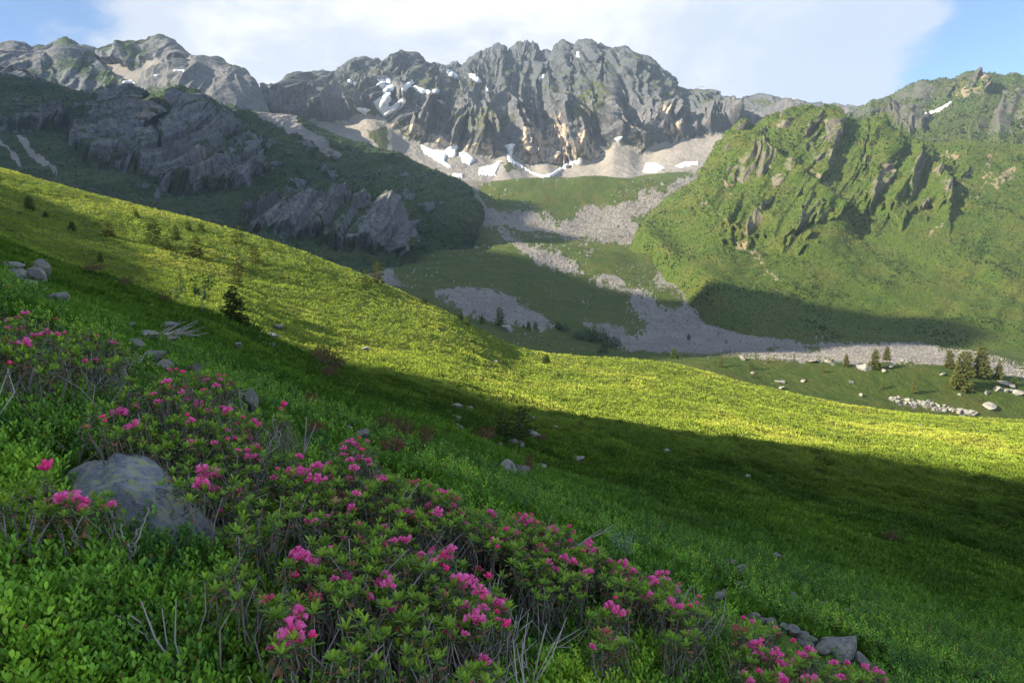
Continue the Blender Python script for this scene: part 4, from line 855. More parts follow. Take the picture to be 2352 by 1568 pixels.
# blocks of the boulder fields
def scree_stones():
    r = np.random.RandomState(77)
    V8 = np.array([[x, y, z] for x in (-1, 1) for y in (-1, 1) for z in (-1, 1)], float)
    F6 = np.array([[0, 1, 3, 2], [4, 6, 7, 5], [0, 4, 5, 1], [2, 3, 7, 6], [0, 2, 6, 4], [1, 5, 7, 3]])
    vs, fs, cs, n0 = [], [], [], 0
    P, px, py = SHEETS['valley_floor']
    for polys, n, lo, hi in ((SCREE[:7]+SCREE[8:], 48000, 1.0, 3.3), (SCREE[7:8], 8000, 1.0, 2.6)):
        box = np.vstack(polys); x0, y0 = box.min(0); x1, y1 = box.max(0)
        ok = (px > max(x0, 560)) & (px < min(x1, 2800)) & (py > y0) & (py < y1) & (P[..., 1] > 205)
        m = np.zeros(px.shape, bool); jx = 9*N2(px/16, py/16, 40); jy = 6*N2(px/16, py/16, 42)
        for q in polys: m |= pts_in(q, px+jx, py+jy)
        for q in GREEN: m &= ~pts_in(q, px, py)
        ii, jj = np.nonzero(m & ok)
        if len(ii) == 0: continue
        pk = r.randint(0, len(ii), n)
        c = P[ii[pk], jj[pk]]+r.normal(size=(n, 3))*[1, 1, 0]*(.5+.012*P[ii[pk], jj[pk], 1]*(r.rand(n)**4))[:, None]
        d = c[:, 1]
        size = (lo+(hi-lo)*r.rand(n)**3.0)*d/FOC*.5
        rot = r.normal(size=(n, 3, 3)); rot = np.linalg.qr(rot)[0]
        sh = V8[None]*r.uniform(.45, 1.1, (n, 8, 3))*np.array([1, .9, .7])
        v = np.einsum('nij,nkj->nki', rot, sh)*size[:, None, None]+c[:, None]+np.array([0, 0, .15])*size[:, None, None]
        g = (.105+.13*r.rand(n))[:, None]*np.array([1, .965, .92])
        vs.append(v.reshape(-1, 3)); fs.append((F6[None]+8*np.arange(n)[:, None, None]).reshape(-1, 4)+n0); cs.append(np.repeat(g, 8, 0)); n0 += 8*n
    o = link('scree', mesh_arrays('scree', np.vstack(vs), np.vstack(fs), False, None, np.vstack(cs)), M_STONE)
    tag(o, 'grey boulder scree covering the valley and the hollows below the cliffs', None, None, 'stuff')
scree_stones()
# ------------------------------------------------------------------ conifers (unit height, then scaled)
def conifer_meshes(seed, levels=15, n=7, spread=.27, ragged=.25, col=((.045, .085, .022), (.085, .125, .03)), brown=0.0, up=.0, top=.6):
    r = np.random.RandomState(seed)
    tr, cr = MB(), MB()
    lean = r.normal(size=2)*.015
    def axis(h): return np.array([lean[0]*h*h, lean[1]*h*h, h])
    tr.tube([axis(h) for h in np.linspace(-.06, .98, 9)], np.linspace(.022, .003, 9), (.10, .08, .06), 6)
    for l in range(levels):
        f = (l+.3)/levels; h = .05+.93*f
        for b in range(n if f < .8 else n-2):
            a = b*2*math.pi/n+l*2.4+r.uniform(-.4, .4)
            L = (spread*(1-f)**top+.018)*r.uniform(1-ragged*1.4, 1+ragged)
            if r.rand() < .08: continue
            dz = -.25*(1-f)+.15*f+up+r.uniform(-.15, .15)
            p0 = axis(h); dirv = np.array([math.cos(a), math.sin(a), dz])
            p = [p0+dirv*L*t+np.array([0, 0, .10*L*t*t]) for t in (0, .5, 1)]
            tr.tube(p, [.006*(1-f)+.002, .004*(1-f)+.0015, .001], (.09, .07, .05), 3)
            k = max(4, int(26*L/spread))+3
            t = r.rand(k)**.7
            base = p0+dirv*L*t[:, None]+np.array([0, 0, .10])*L*(t*t)[:, None]
            side = np.array([-math.sin(a), math.cos(a), 0])
            D = dirv*.8+side*r.uniform(-1.1, 1.1, (k, 1))+np.array([0, 0, 1])*r.uniform(-.55, .35, (k, 1))
            c = np.array(col[0])+(np.array(col[1])-col[0])*r.rand(k, 1)*(.5+.5*t[:, None])
            c = c*(1-brown)+np.array([.13, .085, .03])*brown*r.uniform(.6, 1.2, (k, 1))
            cr.blades(base, D, (.055+.05*r.rand(k))*(.55+L/spread*.6), .018+.014*r.rand(k), c)
    k = 14
    cr.blades(axis(.90)+r.normal(size=(k, 3))*.006, np.stack([r.normal(size=k)*.3, r.normal(size=k)*.3, np.ones(k)], 1), .09, .02, col[1])
    a = tr.mesh('trunk'); b = cr.mesh('crown'); a.materials.append(M_BARK); b.materials.append(M_NEEDLE)
    return a, b
C_SPRUCE = [conifer_meshes(401), conifer_meshes(402, 14, 7, .21, .3), conifer_meshes(403, 16, 8, .19, .3)]
C_LARCH = [conifer_meshes(404, 12, 6, .24, .4, ((.060, .095, .022), (.110, .140, .032)), .08), conifer_meshes(405, 13, 6, .20, .45, ((.06, .09, .02), (.11, .125, .03)), .15)]
C_TALL = [conifer_meshes(406, 18, 8, .21, .25, ((.055, .080, .020), (.105, .120, .03)), .10), conifer_meshes(407, 17, 8, .18, .3, ((.055, .080, .020), (.105, .120, .03)), .14)]
C_DWARF = [conifer_meshes(408, 9, 8, .42, .35, ((.022, .045, .014), (.04, .06, .018)), .1, .25, .5)]
C_NEAR = [conifer_meshes(409, 17, 9, .30, .3, ((.020, .045, .012), (.035, .06, .016)), .05)]
def conifer(p, h, label, kind, k, group, name='conifer', wide=1.0, cat='conifer'):
    a, b = kind[k % len(kind)]
    o = empty(name, p, (k*1.9) % 6.28, h); o.scale = (h*wide, h*wide, h)
    for nm, me in (('trunk', a), ('crown', b)):
        c = bpy.data.objects.new(nm, me); COL.objects.link(c); c.parent = o
    return tag(o, label, cat, group)
GT1, GT2, GT3 = 'young conifers on the sunlit shoulder', 'conifers on the valley floor', 'conifers on the hummock'
HILL_TREES = [(353, 561, 47, C_SPRUCE, 'tallest conifer of the loose group high on the sunlit shoulder', 1.0), (404, 552, 26, C_SPRUCE, 'conifer right of the tallest one high on the shoulder', 1.1), (380, 574, 27, C_LARCH, 'greyish bushy conifer below the tallest one high on the shoulder', 1.5), (432, 530, 16, C_SPRUCE, 'small conifer, left of a pair near the shoulder skyline', 1.2), (462, 532, 16, C_SPRUCE, 'small conifer, right of a pair near the shoulder skyline', 1.2),
 (450, 588, 38, C_LARCH, 'yellow green conifer with a long shadow in the middle of the shoulder', 1.0), (547, 560, 32, C_LARCH, 'conifer close to the skyline right of the shoulder group', 1.0), (587, 605, 37, C_LARCH, 'thin conifer, rightmost of the shoulder trees', .9), (548, 623, 38, C_LARCH, 'ragged conifer above the dark spruce, upper of two in line', .9), (543, 657, 34, C_LARCH, 'bright conifer straight above the dark spruce, lower of two in line', 1.0),
 (313, 499, 14, C_SPRUCE, 'tiny conifer high on the left shoulder below the skyline', 1.2), (415, 648, 16, C_LARCH, 'thin dry seedling at the edge of the left shadow', .7), (67, 482, 24, C_SPRUCE, 'dark conifer in the shadow high at the left', 1.2), (105, 500, 10, C_SPRUCE, 'tiny dark conifer right of the high left one', 1.6), (165, 530, 15, C_SPRUCE, 'small dark conifer in the middle of the left shadow', 1.4), (246, 543, 26, C_LARCH, 'light green bushy conifer at the upper edge of the left shadow', 1.5), (230, 602, 17, C_SPRUCE, 'small dark conifer low in the left shadow', 1.0),
 (620, 563, 10, C_LARCH, 'tiny conifer on the shoulder skyline', 1.2), (839, 658, 30, C_LARCH, 'pale conifer on the skyline, left of the pair', .8), (866, 650, 40, C_LARCH, 'taller green conifer on the skyline, right of the pair', 1.05), (976, 699, 10, C_LARCH, 'tiny bush like conifer on the skyline slope', 1.8), (1059, 735, 14, C_LARCH, 'small orange tinged conifer on the skyline slope', 1.2), (1071, 746, 17, C_LARCH, 'small conifer just below the orange tinged one', 1.2), (1254, 834, 15, C_SPRUCE, 'dark bushy conifer at the end of the skyline slope', 1.6)]
for k, (x, y, h, kind, lab, wd) in enumerate(HILL_TREES):
    p = hit_ground(x, y, 0, 26); conifer(p, (h*1.2+4)*p[1]/FOC, lab, kind, k, GT1, wide=wd*1.25)
p = hit_ground(536, 742); p = p*1.0; conifer(p, 88*p[1]/FOC, 'dark spruce standing alone on the edge of the shaded slope', C_NEAR, 0, None, 'spruce', 1.0, 'spruce')
for k, (x, y, h, lab) in enumerate([(1196, 1012, 54, 'taller right one of two dark dwarf pines in the shaded meadow'), (1156, 1004, 40, 'lower left one of two dark dwarf pines in the shaded meadow')]):
    p = hit_ground(x, y); conifer(p+[0, 0, .06], h*1.45*p[1]/FOC, lab, C_DWARF, k, 'dwarf pines in the meadow', 'dwarf_pine', 1.0, 'dwarf pine')
VAL_TREES = [(1148, 749, 44, C_SPRUCE, 'tallest dark spruce beside the pale valley boulder', GT2, 1.1), (1108, 742, 21, C_SPRUCE, 'small dark spruce left of the tallest valley spruce', GT2, 1.1), (1213, 756, 20, C_SPRUCE, 'small dark spruce, left of two right of the valley boulder', GT2, 1.0), (1231, 756, 20, C_SPRUCE, 'small dark spruce, right of two right of the valley boulder', GT2, 1.1), (1202, 754, 11, C_SPRUCE, 'tiny spruce next to the valley boulder', GT2, 1.3), (1282, 754, 17, C_SPRUCE, 'dark rounded conifer at the end of the left boulder field', GT2, 2.0),
 (1581, 779, 13, C_SPRUCE, 'tiny dark conifer alone on the wide boulder field', GT2, 1.5), (1549, 822, 28, C_SPRUCE, 'dark conifer at the front edge of the wide boulder field', GT2, 1.5),
 (1722, 846, 28, C_LARCH, 'thin golden conifer near the left end of the hummock', GT3, .9), (1657, 842, 28, C_LARCH, 'shadowed conifer left of the hummock', GT3, 1.0), (1736, 824, 14, C_LARCH, 'tiny golden conifer on the left hummock crest', GT3, 1.0), (1943, 842, 30, C_TALL, 'slim conifer in the middle of the hummock crest', GT3, 1.0), (2010, 848, 48, C_TALL, 'conifer behind the biggest hummock boulder, left of a pair', GT3, 1.0), (2037, 827, 34, C_TALL, 'conifer on the crest, right of the pair by the boulder', GT3, 1.1),
 (2181, 845, 44, C_TALL, 'conifer at the left of the big spruce group', GT3, 1.1), (2207, 896, 92, C_TALL, 'largest dark spruce in front of the right group', GT3, .98), (2222, 862, 58, C_TALL, 'spruce half hidden behind the largest one', GT3, 1.0), (2253, 864, 72, C_TALL, 'tall broad spruce at the back of the right group', GT3, 1.15), (2293, 873, 42, C_TALL, 'smaller spruce at the right end of the group', GT3, 1.0),
 (2100, 905, 40, C_LARCH, 'thin yellow conifer low on the hummock left of the big spruces', GT3, .7), (2028, 894, 24, C_LARCH, 'small brownish conifer low in the middle of the hummock', GT3, .9), (1889, 855, 20, C_LARCH, 'small sparse conifer in the centre of the hummock', GT3, .9), (1764, 834, 13, C_LARCH, 'tiny conifer right of the golden one on the left crest', GT3, 1.0), (1732, 866, 12, C_LARCH, 'tiny golden seedling below the thin golden conifer', GT3, .9), (1905, 833, 10, C_LARCH, 'tiny shrubby conifer on the hummock crest by the pale rock', GT3, 1.8), (2330, 885, 22, C_SPRUCE, 'dark low conifer at the right edge behind the boulders', GT3, 1.6)]
for k, (x, y, h, kind, lab, grp, wd) in enumerate(VAL_TREES):
    p = hit('valley_floor', x, y); conifer(p, h*p[1]/FOC, lab, kind, k, grp, wide=wd)

# ------------------------------------------------------------------ leafy shrubs and saplings
def dome_shrub(seed, n, col, leaf=.16, tall=.7):
    r = np.random.RandomState(seed); br, fo = MB(), MB()
    d = r.normal(size=(n, 3)); d[:, 2] = np.abs(d[:, 2])*.9+.05; d /= np.linalg.norm(d, axis=1)[:, None]
    lump = 1+.3*N2(d[:, 0]*2+seed, d[:, 1]*2+d[:, 2], seed)
    q = d*(r.rand(n, 1)**.4*lump[:, None])*[1, 1, tall]
    c = np.array(col)[r.randint(0, len(col), n)]*r.uniform(.75, 1.2, (n, 1))
    fo.leaves(q, d+r.normal(size=(n, 3))*.7+[0, 0, .5], d+r.normal(size=(n, 3))*.4, leaf*r.uniform(.6, 1.3, n), leaf*.45, c)
    for k in range(12):
        e = q[r.randint(n)]; br.tube([[0, 0, -.15], e*.5+r.normal(size=3)*.05, e*.95], [.03, .02, .008], (.16, .14, .12), 4)
    a, b = br.mesh('branches'), fo.mesh('foliage'); a.materials.append(M_BARK); b.materials.append(M_LEAF); return a, b
RUST = [dome_shrub(s, 420, ((.15, .065, .035), (.11, .07, .03), (.06, .075, .02), (.20, .07, .05), (.05, .07, .02)), .15) for s in (451, 452, 453)]
WILLOW = [dome_shrub(s, 500, ((.03, .07, .025), (.04, .085, .03), (.025, .055, .02)), .16) for s in (455, 456)]
REDSH = [dome_shrub(s, 420, ((.30, .03, .05), (.06, .07, .02), (.05, .065, .02), (.22, .04, .05)), .14) for s in (457, 458)]
def shrub(p, w_, h_, kind, k, label, group, name, cat):
    a, b = kind[k % len(kind)]
    o = empty(name, p, k*1.7); o.scale = (w_*.5, w_*.5, h_*1.3)
    for nm, me in (('branches', a), ('foliage', b)):
        c = bpy.data.objects.new(nm, me); COL.objects.link(c); c.parent = o
    tag(o, label, cat, group)
for k, (x, y, ww, hh, kind, lab) in enumerate([(745, 842, 70, 26, RUST, 'long rust brown shrub on the slope edge beside the sunlit meadow'), (775, 853, 44, 18, RUST, 'rust brown shrub tip right of the long one at the meadow edge'), (757, 872, 40, 16, RUST, 'rust brown shrub below the long one on the slope edge'), (712, 946, 34, 18, RUST, 'reddish brown shrub by itself in the middle of the near slope'),
 (890, 1005, 56, 24, RUST, 'broad reddish shrub patch above the dense pink bush'), (928, 1022, 62, 30, RUST, 'tall reddish brown shrub patch left of the flat pale slab'), (978, 1038, 44, 30, RUST, 'reddish brown shrub right beside the dark rock in the meadow'), (1115, 1020, 50, 20, RUST, 'rust brown shrub left in front of the dwarf pines'), (1245, 1020, 30, 10, RUST, 'low rust shrub right in front of the dwarf pines'),
 (1216, 1092, 26, 24, REDSH, 'red blooming shrub leaning on the big meadow rock'), (905, 1066, 60, 22, REDSH, 'sprawling red tinged shrub left of the flat pale slab'), (725, 1025, 44, 16, REDSH, 'pale red shrub above the dense pink bush'), (1335, 985, 14, 8, RUST, 'tiny brown tuft right of the white stones'), (2045, 1250, 34, 14, RUST, 'brown tuft beside the small white stone at the right'),
 (215, 633, 46, 12, RUST, 'low brown heather streak on the upper left slope'), (290, 662, 34, 10, RUST, 'small brown heather streak below the upper left one'), (380, 700, 26, 9, RUST, 'small brown heather patch near the leafy sapling')]):
    p = hit_ground(x, y); d = p[1]; shrub(p+[0, 0, .08+.004*d], ww*d/FOC, hh*1.5*d/FOC, kind, k, lab, 'reddish shrubs on the slope', 'shrub', 'shrub')
for k, (x, y, ww, hh, lab) in enumerate([(1340, 782, 50, 26, 'dark green willow bush left in the valley thicket'), (1376, 786, 54, 34, 'largest dark green willow bush in the valley thicket'), (1405, 800, 46, 28, 'dark green willow bush right in the valley thicket'), (1384, 810, 30, 16, 'low willow bush in front of the valley thicket'), (1293, 760, 30, 16, 'willow bush at the left of the valley thicket')]):
    p = hit('valley_floor', x, y); d = p[1]; shrub(p, ww*d/FOC, hh*d/FOC, WILLOW, k, lab, 'willow bushes on the valley floor', 'willow_bush', 'bush')
def sapling(x, y, h, label, seed):
    p = hit_ground(x, y); H = h*p[1]/FOC; r = np.random.RandomState(seed)
    o = empty('sapling', p); tag(o, label, 'sapling', 'leafy saplings on the slope edge')
    st, fo = MB(), MB(); tips = []
    bend = np.array([.12, 0, 0])*H
    st.tube([[0, 0, -.05*H], [-.02*H, 0, .3*H], bend*.5+[0, 0, .62*H], bend+[0, 0, .95*H]], np.array([.016, .013, .009, .004])*H, (.22, .20, .17), 5)
    for k in range(9):
        t = r.uniform(.4, .95); b = np.array([bend[0]*t*t, 0, t*H]); a = r.uniform(0, 6.28); L = r.uniform(.18, .36)*H
        e = b+np.array([math.cos(a)*L, math.sin(a)*L, r.uniform(.0, .18)*H]); st.tube([b, (b+e)/2+[0, 0, .02*H], e], np.array([.006, .004, .002])*H, (.2, .18, .15), 4); tips.append(e)
    tips.append(bend+[0, 0, .95*H])
    for e in tips:
        k = 16; d = r.normal(size=(k, 3)); d[:, 2] -= .2
        fo.leaves(e+r.normal(size=(k, 3))*.045*H, d, r.normal(size=(k, 3))*.5+[0, 0, 1], .085*H*r.uniform(.7, 1.3, k), .05*H, np.array([.035, .085, .018])*r.uniform(.7, 1.5, (k, 1)))
    link('stem', st.mesh('stem'), M_BARK, o); link('foliage', fo.mesh('foliage'), M_LEAF, o)
sapling(466, 716, 78, 'leafy sapling with a bent stem left of the dark spruce', 461)
sapling(398, 696, 34, 'slim leafy sapling left of the bent one', 462)
sapling(415, 700, 46, 'thin sparse sapling between the slim and the bent one', 463)

# dead grey branches lying on the slope
def dead_branches():
    p = hit_ground(395, 772); d = p[1]; s = d/FOC; CLEAR.append((395, 772, 80, 40, d))
    mb = MB(); r = np.random.RandomState(471)
    for k in range(26):
        a = r.uniform(-.25, .75); L = r.uniform(30, 75)*s; b = np.array([r.uniform(-40, 5)*s, r.uniform(-.2, .25), r.uniform(0, 8)*s])
        e = b+np.array([L*math.cos(a), r.uniform(-.15, .15), L*math.sin(a)*.9]); m = (b+e)/2+r.normal(size=3)*4*s
        mb.tube([b, m, e], np.array([1.3, 1.0, .4])*s, np.array([.30, .28, .26])*r.uniform(.7, 1.2), 4)
    o = link('dead_branches', mb.mesh('dead_branches'), M_BARK); o.location = p
    tag(o, 'tangle of bleached dead branches lying among flat stones on the slope', 'dead branches')
dead_branches()

# lift pylon on the skyline
def pylon():
    P, px, py = SHEETS['granite_mountain']
    row = 70+190+210; k = np.argmin(np.abs(px[row]-1607)); b = P[row, k]; s = b[1]/FOC
    o = empty('lift_pylon', b); tag(o, 'tiny ski lift pylon on the skyline right of the granite mountain', 'lift pylon')
    def bar(nm, a, c, r_): m = MB(); m.tube([a, c], r_, (.3, .3, .3), 4); link(nm, m.mesh(nm), M_STEEL, o)
    for x in (-2.5, 5): bar('mast', np.array([x*s, 0, -4*s]), np.array([x*s, 0, 8.5*s]), .42*s)
    bar('crossbar', np.array([-5*s, 0, 8.3*s]), np.array([8*s, 0, 8.3*s]), .4*s); bar('arm', np.array([-11*s, 0, 7*s]), np.array([-5*s, 0, 7.6*s]), .3*s)
    bar('mast', np.array([-10*s, 0, -4*s]), np.array([-10*s, 0, 7.2*s]), .3*s)
pylon()
# ------------------------------------------------------------------ ground cover
Pg, pxg, pyg = SHEETS['hillside']
def cell_sampler(mask, n, power=.8, seed=1):
    """random ground points, denser where a cell is larger in the photo"""
    r = np.random.RandomState(seed)
    ax, ay = pxg[1:, :-1]-pxg[:-1, :-1], pyg[1:, :-1]-pyg[:-1, :-1]; bx, by = pxg[:-1, 1:]-pxg[:-1, :-1], pyg[:-1, 1:]-pyg[:-1, :-1]
    area = np.abs(ax*by-ay*bx)
    d = Pg[:-1, :-1, 1]; wa = (d*GAS)*(Pg[1:, :-1, 1]-d)
    wgt = (np.maximum(area, .15*wa*(FOC/d)**2*.2)**power)*mask[:-1, :-1]
    wgt = wgt.ravel()/wgt.sum()
    c = np.searchsorted(np.cumsum(wgt), r.rand(n)); c = np.clip(c, 0, len(wgt)-1)
    i, j = np.divmod(c, Pg.shape[1]-1)
    u, v = r.rand(n, 1), r.rand(n, 1)
    c = (Pg[i, j]*(1-u)*(1-v)+Pg[i+1, j]*u*(1-v)+Pg[i, j+1]*(1-u)*v+Pg[i+1, j+1]*u*v)
    x, y = project(c); keep = np.ones(len(c), bool)
    for (rx, ry, rw, rh, rd) in CLEAR:
        hp = .075*FOC/rd                      # leafy height in front of the rock
        keep &= ~((np.abs(x-rx) < rw*.52) & (y > ry-rh*.8) & (y < ry+hp) & (c[:, 1] < rd+.5) & (c[:, 1] > rd*.55))
    return c[keep]
inframe = (pxg > -140) & (pxg < 2500) & (pyg < 1760)
RHO = [(-60, 690), (140, 700), (320, 800), (560, 905), (860, 1010), (960, 1110), (1180, 1170), (1400, 1240), (1640, 1360), (1800, 1440), (2040, 1530), (2080, 1700), (1760, 1700), (1600, 1470), (1420, 1410), (1300, 1360), (1230, 1700), (640, 1700), (640, 1330), (480, 1290), (520, 1150), (330, 1000), (250, 960), (130, 930), (-60, 900)]

def meadow_cover():
    """short heath and grass of the meadow, from the shrubs out to the shoulder"""
    mb = MB()
    dd = Pg[..., 1]
    for (d0, d1, n, r0, nb, sd) in ((4.2, 12, 26000, .045, 12, 1), (10, 30, 52000, .075, 9, 2), (26, 132, 150000, .125, 6, 3)):
        m = inframe & (dd > d0) & (dd < d1)
        c = cell_sampler(m, n, .85, 500+sd); n = len(c); r = np.random.RandomState(510+sd)
        x, y = c[:, 0], c[:, 1]
        k = r0*np.sqrt(np.clip(y/(.5*(d0+d1)), .4, 2.0))*r.uniform(.6, 1.35, n)
        # clumps and hollows in the heath, hollow shade put into the leaf colour
        lump = N2(x/2.2, y/2.6, 60)+.6*N2(x/.8, y/.9, 61)+.5*N2(x/7, y/9, 62)
        tone = smooth(N2(x/4.5, y/6, 63)+.7*N2(x/1.5, y/1.8, 64)+.35*r.normal(size=n), -.9, .9)[:, None]
        patch = smooth(N2(x/14, y/20, 65)+.4*N2(x/4, y/4, 66), .0, .55)[:, None]
        brown = smooth(N2(x/6, y/7, 67)+.5*N2(x/1.6, y/1.7, 68)+.25*r.normal(size=n), .62, 1.0)[:, None]
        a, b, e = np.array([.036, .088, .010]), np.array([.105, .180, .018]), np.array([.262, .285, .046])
        far = smooth(y, 20, 48)[:, None]  # yellower grass farther out; part of its sunlight is put into the colour
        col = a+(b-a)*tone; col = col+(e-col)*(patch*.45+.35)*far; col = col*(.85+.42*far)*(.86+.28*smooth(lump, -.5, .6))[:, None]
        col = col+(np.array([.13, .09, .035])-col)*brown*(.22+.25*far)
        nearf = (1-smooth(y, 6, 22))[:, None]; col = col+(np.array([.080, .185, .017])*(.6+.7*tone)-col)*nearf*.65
        blue = smooth(N2(x/9, y/9, 69)+.3*N2(x/3, y/3, 70), .35, .7)[:, None]; col = col+(np.array([.07, .16, .045])-col)*blue*.18*(1-far)
        hgt = k*(.9+1.0*np.clip(lump, -.7, 1.2))
        fleck = smooth(N2(x/.9, y/1.3, 74)+.5*N2(x/2.7, y/3.3, 75)+.2*r.normal(size=n), .42, .7)[:, None]; col = col*(1-.5*fleck*smooth(y, 12, 30)[:, None])
        P = np.repeat(c, nb, 0); K = np.repeat(k, nb)[:, None]; Hh = np.repeat(hgt, nb)[:, None]; N = n*nb
        off = r.normal(size=(N, 3))*K*[.62, .62, .0]; up = r.rand(N, 1)
        D = np.concatenate([off[:, :2]/K*.6+r.normal(size=(N, 2))*.3, np.full((N, 1), 1.0)], 1)
        C = np.repeat(col, nb, 0)*r.uniform(.78, 1.22, (N, 1))
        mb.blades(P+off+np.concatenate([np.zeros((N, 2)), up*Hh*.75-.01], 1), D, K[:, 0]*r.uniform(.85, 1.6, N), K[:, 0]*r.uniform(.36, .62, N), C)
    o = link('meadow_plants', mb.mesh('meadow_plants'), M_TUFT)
    tag(o, 'short grass and heath covering the meadow', None, None, 'stuff')
meadow_cover()

def slope_cover():
    """tussocks and low scrub on the far slopes, so the pasture has a grain"""
    mb = MB(); r = np.random.RandomState(541)
    for name, n, h, a, b, dk in (('green_mountain', 90000, 1.15, (.036, .068, .010), (.080, .102, .018), (.015, .030, .008)), ('valley_floor', 60000, .7, (.028, .056, .011), (.060, .078, .016), (.014, .030, .009)),
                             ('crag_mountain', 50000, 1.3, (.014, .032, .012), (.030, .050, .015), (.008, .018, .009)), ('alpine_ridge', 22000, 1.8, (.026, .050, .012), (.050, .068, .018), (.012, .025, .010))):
        P, px, py = SHEETS[name]; A = ATTR[name]
        ax, ay = np.diff(px, axis=0)[:, :-1], np.diff(py, axis=0)[:, :-1]; bx, by = np.diff(px, axis=1)[:-1], np.diff(py, axis=1)[:-1]
        w_ = np.abs(ax*by-ay*bx); q = (px > -60) & (px < 2420) & (A['rock'] < .5) & (A['scree'] < .45) & (A['dirt'] < .4) & (P[..., 1] > 150)
        w_ = (w_*q[:-1, :-1]).ravel(); cs = np.cumsum(w_/w_.sum())
        c = np.clip(np.searchsorted(cs, r.rand(n)), 0, len(w_)-1); i, j = np.divmod(c, P.shape[1]-1); u, v = r.rand(n, 1), r.rand(n, 1)
        p = P[i, j]*(1-u)*(1-v)+P[i+1, j]*u*(1-v)+P[i, j+1]*(1-u)*v+P[i+1, j+1]*u*v
        sc = np.clip(p[:, 1]/700, .3, 1.6); s = h*r.uniform(.5, 1.5, n)*sc
        t = np.clip(.5+.5*N2(p[:, 0]/22, p[:, 1]/30, 81)+.25*r.normal(size=n), 0, 1)[:, None]
        col = np.array(a)+(np.array(b)-a)*t
        scrub = (N2(p[:, 0]/35, p[:, 1]/60, 82)+.6*N2(p[:, 0]/9, p[:, 1]/14, 83)+.3*r.normal(size=n) > .62)
        col[scrub] = np.array(dk)*r.uniform(.8, 1.5, (scrub.sum(), 1)); s[scrub] *= 1.5
        D = np.concatenate([r.normal(size=(n, 2))*.55, np.ones((n, 1))], 1)
        mb.blades(p-[0, 0, .1]*1, D, s, s*.9, col)
    o = link('slope_grass', mb.mesh('slope_grass'), M_TUFT)
    tag(o, 'tussocks and low scrub on the distant slopes and the valley floor', None, None, 'stuff')
slope_cover()

def canopy(x, y):
    return .085+.085*N2(x/.55, y/.6, 71)+.05*N2(x/.24, y/.26, 72)
def bilberry_cover():
    """bilberry bushes round the rhododendrons: upright twigs with small oval leaves"""
    mb = MB(); r = np.random.RandomState(521)
    dd = Pg[..., 1]
    inr = pts_in(RHO, pxg, pyg)
    for (d0, d1, n, sd, nl, L0) in ((.75, 2.9, 6200, 1, 20, .022), (2.6, 5.6, 7200, 2, 15, .023), (5.0, 9.5, 6500, 3, 11, .030)):
        m = (inframe & (dd > d0) & (dd < d1))*np.where(inr, .62, 1.0)
        c = cell_sampler(m, n, .7, 525+sd); n = len(c); x, y = c[:, 0], c[:, 1]
        qx, qy = project(c)
        thin = pts_in(RHO, qx, qy)
        can = np.clip(canopy(x, y), .0, .3)*np.where(thin, .45, 1.0)*(1.0 if d1 < 6 else .7)
        base = c.copy(); base[:, 2] += can*r.uniform(.25, 1.0, n)-.02
        h = r.uniform(.07, .13, n)*np.where(thin, .8, 1)
        lean = r.normal(size=(n, 2))*.28
        axis = np.concatenate([lean, np.ones((n, 1))], 1)
        t = np.linspace(.12, 1.0, nl)
        N = n*nl
        T = np.tile(t, n)+r.uniform(-.03, .03, N); B = np.repeat(base, nl, 0); A = np.repeat(axis, nl, 0); Hh = np.repeat(h, nl)
        ang = np.tile(np.arange(nl)*2.4, n)+np.repeat(r.uniform(0, 6.28, n), nl)+r.normal(size=N)*.3
        outw = np.stack([np.cos(ang), np.sin(ang), np.zeros(N)], 1)
        pos = B+A*(T*Hh)[:, None]+outw*(.012*(1-T*.6))[:, None]
        D = outw*(1.0-.45*T)[:, None]+np.array([0, 0, 1])*(.35+.8*T+r.normal(size=N)*.25)[:, None]
        nrm = np.array([0, 0, 1.0])-outw*.35+r.normal(size=(N, 3))*.25
        L = L0*r.uniform(.65, 1.2, N)*(1.05-.25*T)
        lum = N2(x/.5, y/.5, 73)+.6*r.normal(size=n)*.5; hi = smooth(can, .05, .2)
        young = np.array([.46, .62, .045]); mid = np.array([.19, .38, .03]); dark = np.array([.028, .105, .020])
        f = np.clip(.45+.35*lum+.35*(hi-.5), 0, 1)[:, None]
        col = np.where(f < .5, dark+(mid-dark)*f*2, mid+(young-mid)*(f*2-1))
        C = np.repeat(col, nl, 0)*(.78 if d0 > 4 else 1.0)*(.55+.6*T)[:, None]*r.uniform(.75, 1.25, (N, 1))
        odd = r.rand(N) < .012; C[odd] = np.array([.22, .09, .03])*r.uniform(.6, 1.2, (odd.sum(), 1))
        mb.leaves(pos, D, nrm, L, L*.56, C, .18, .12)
        if d0 < 3:
            k = r.permutation(n)
            for q in k[:2600]: mb.tube([base[q]-[0, 0, .05], base[q]+axis[q]*h[q]*.9], [.0018, .0009], (.07, .10, .03), 3)
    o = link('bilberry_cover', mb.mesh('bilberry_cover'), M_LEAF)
    tag(o, 'bright green bilberry undergrowth between the rhododendrons', None, None, 'stuff')
bilberry_cover()

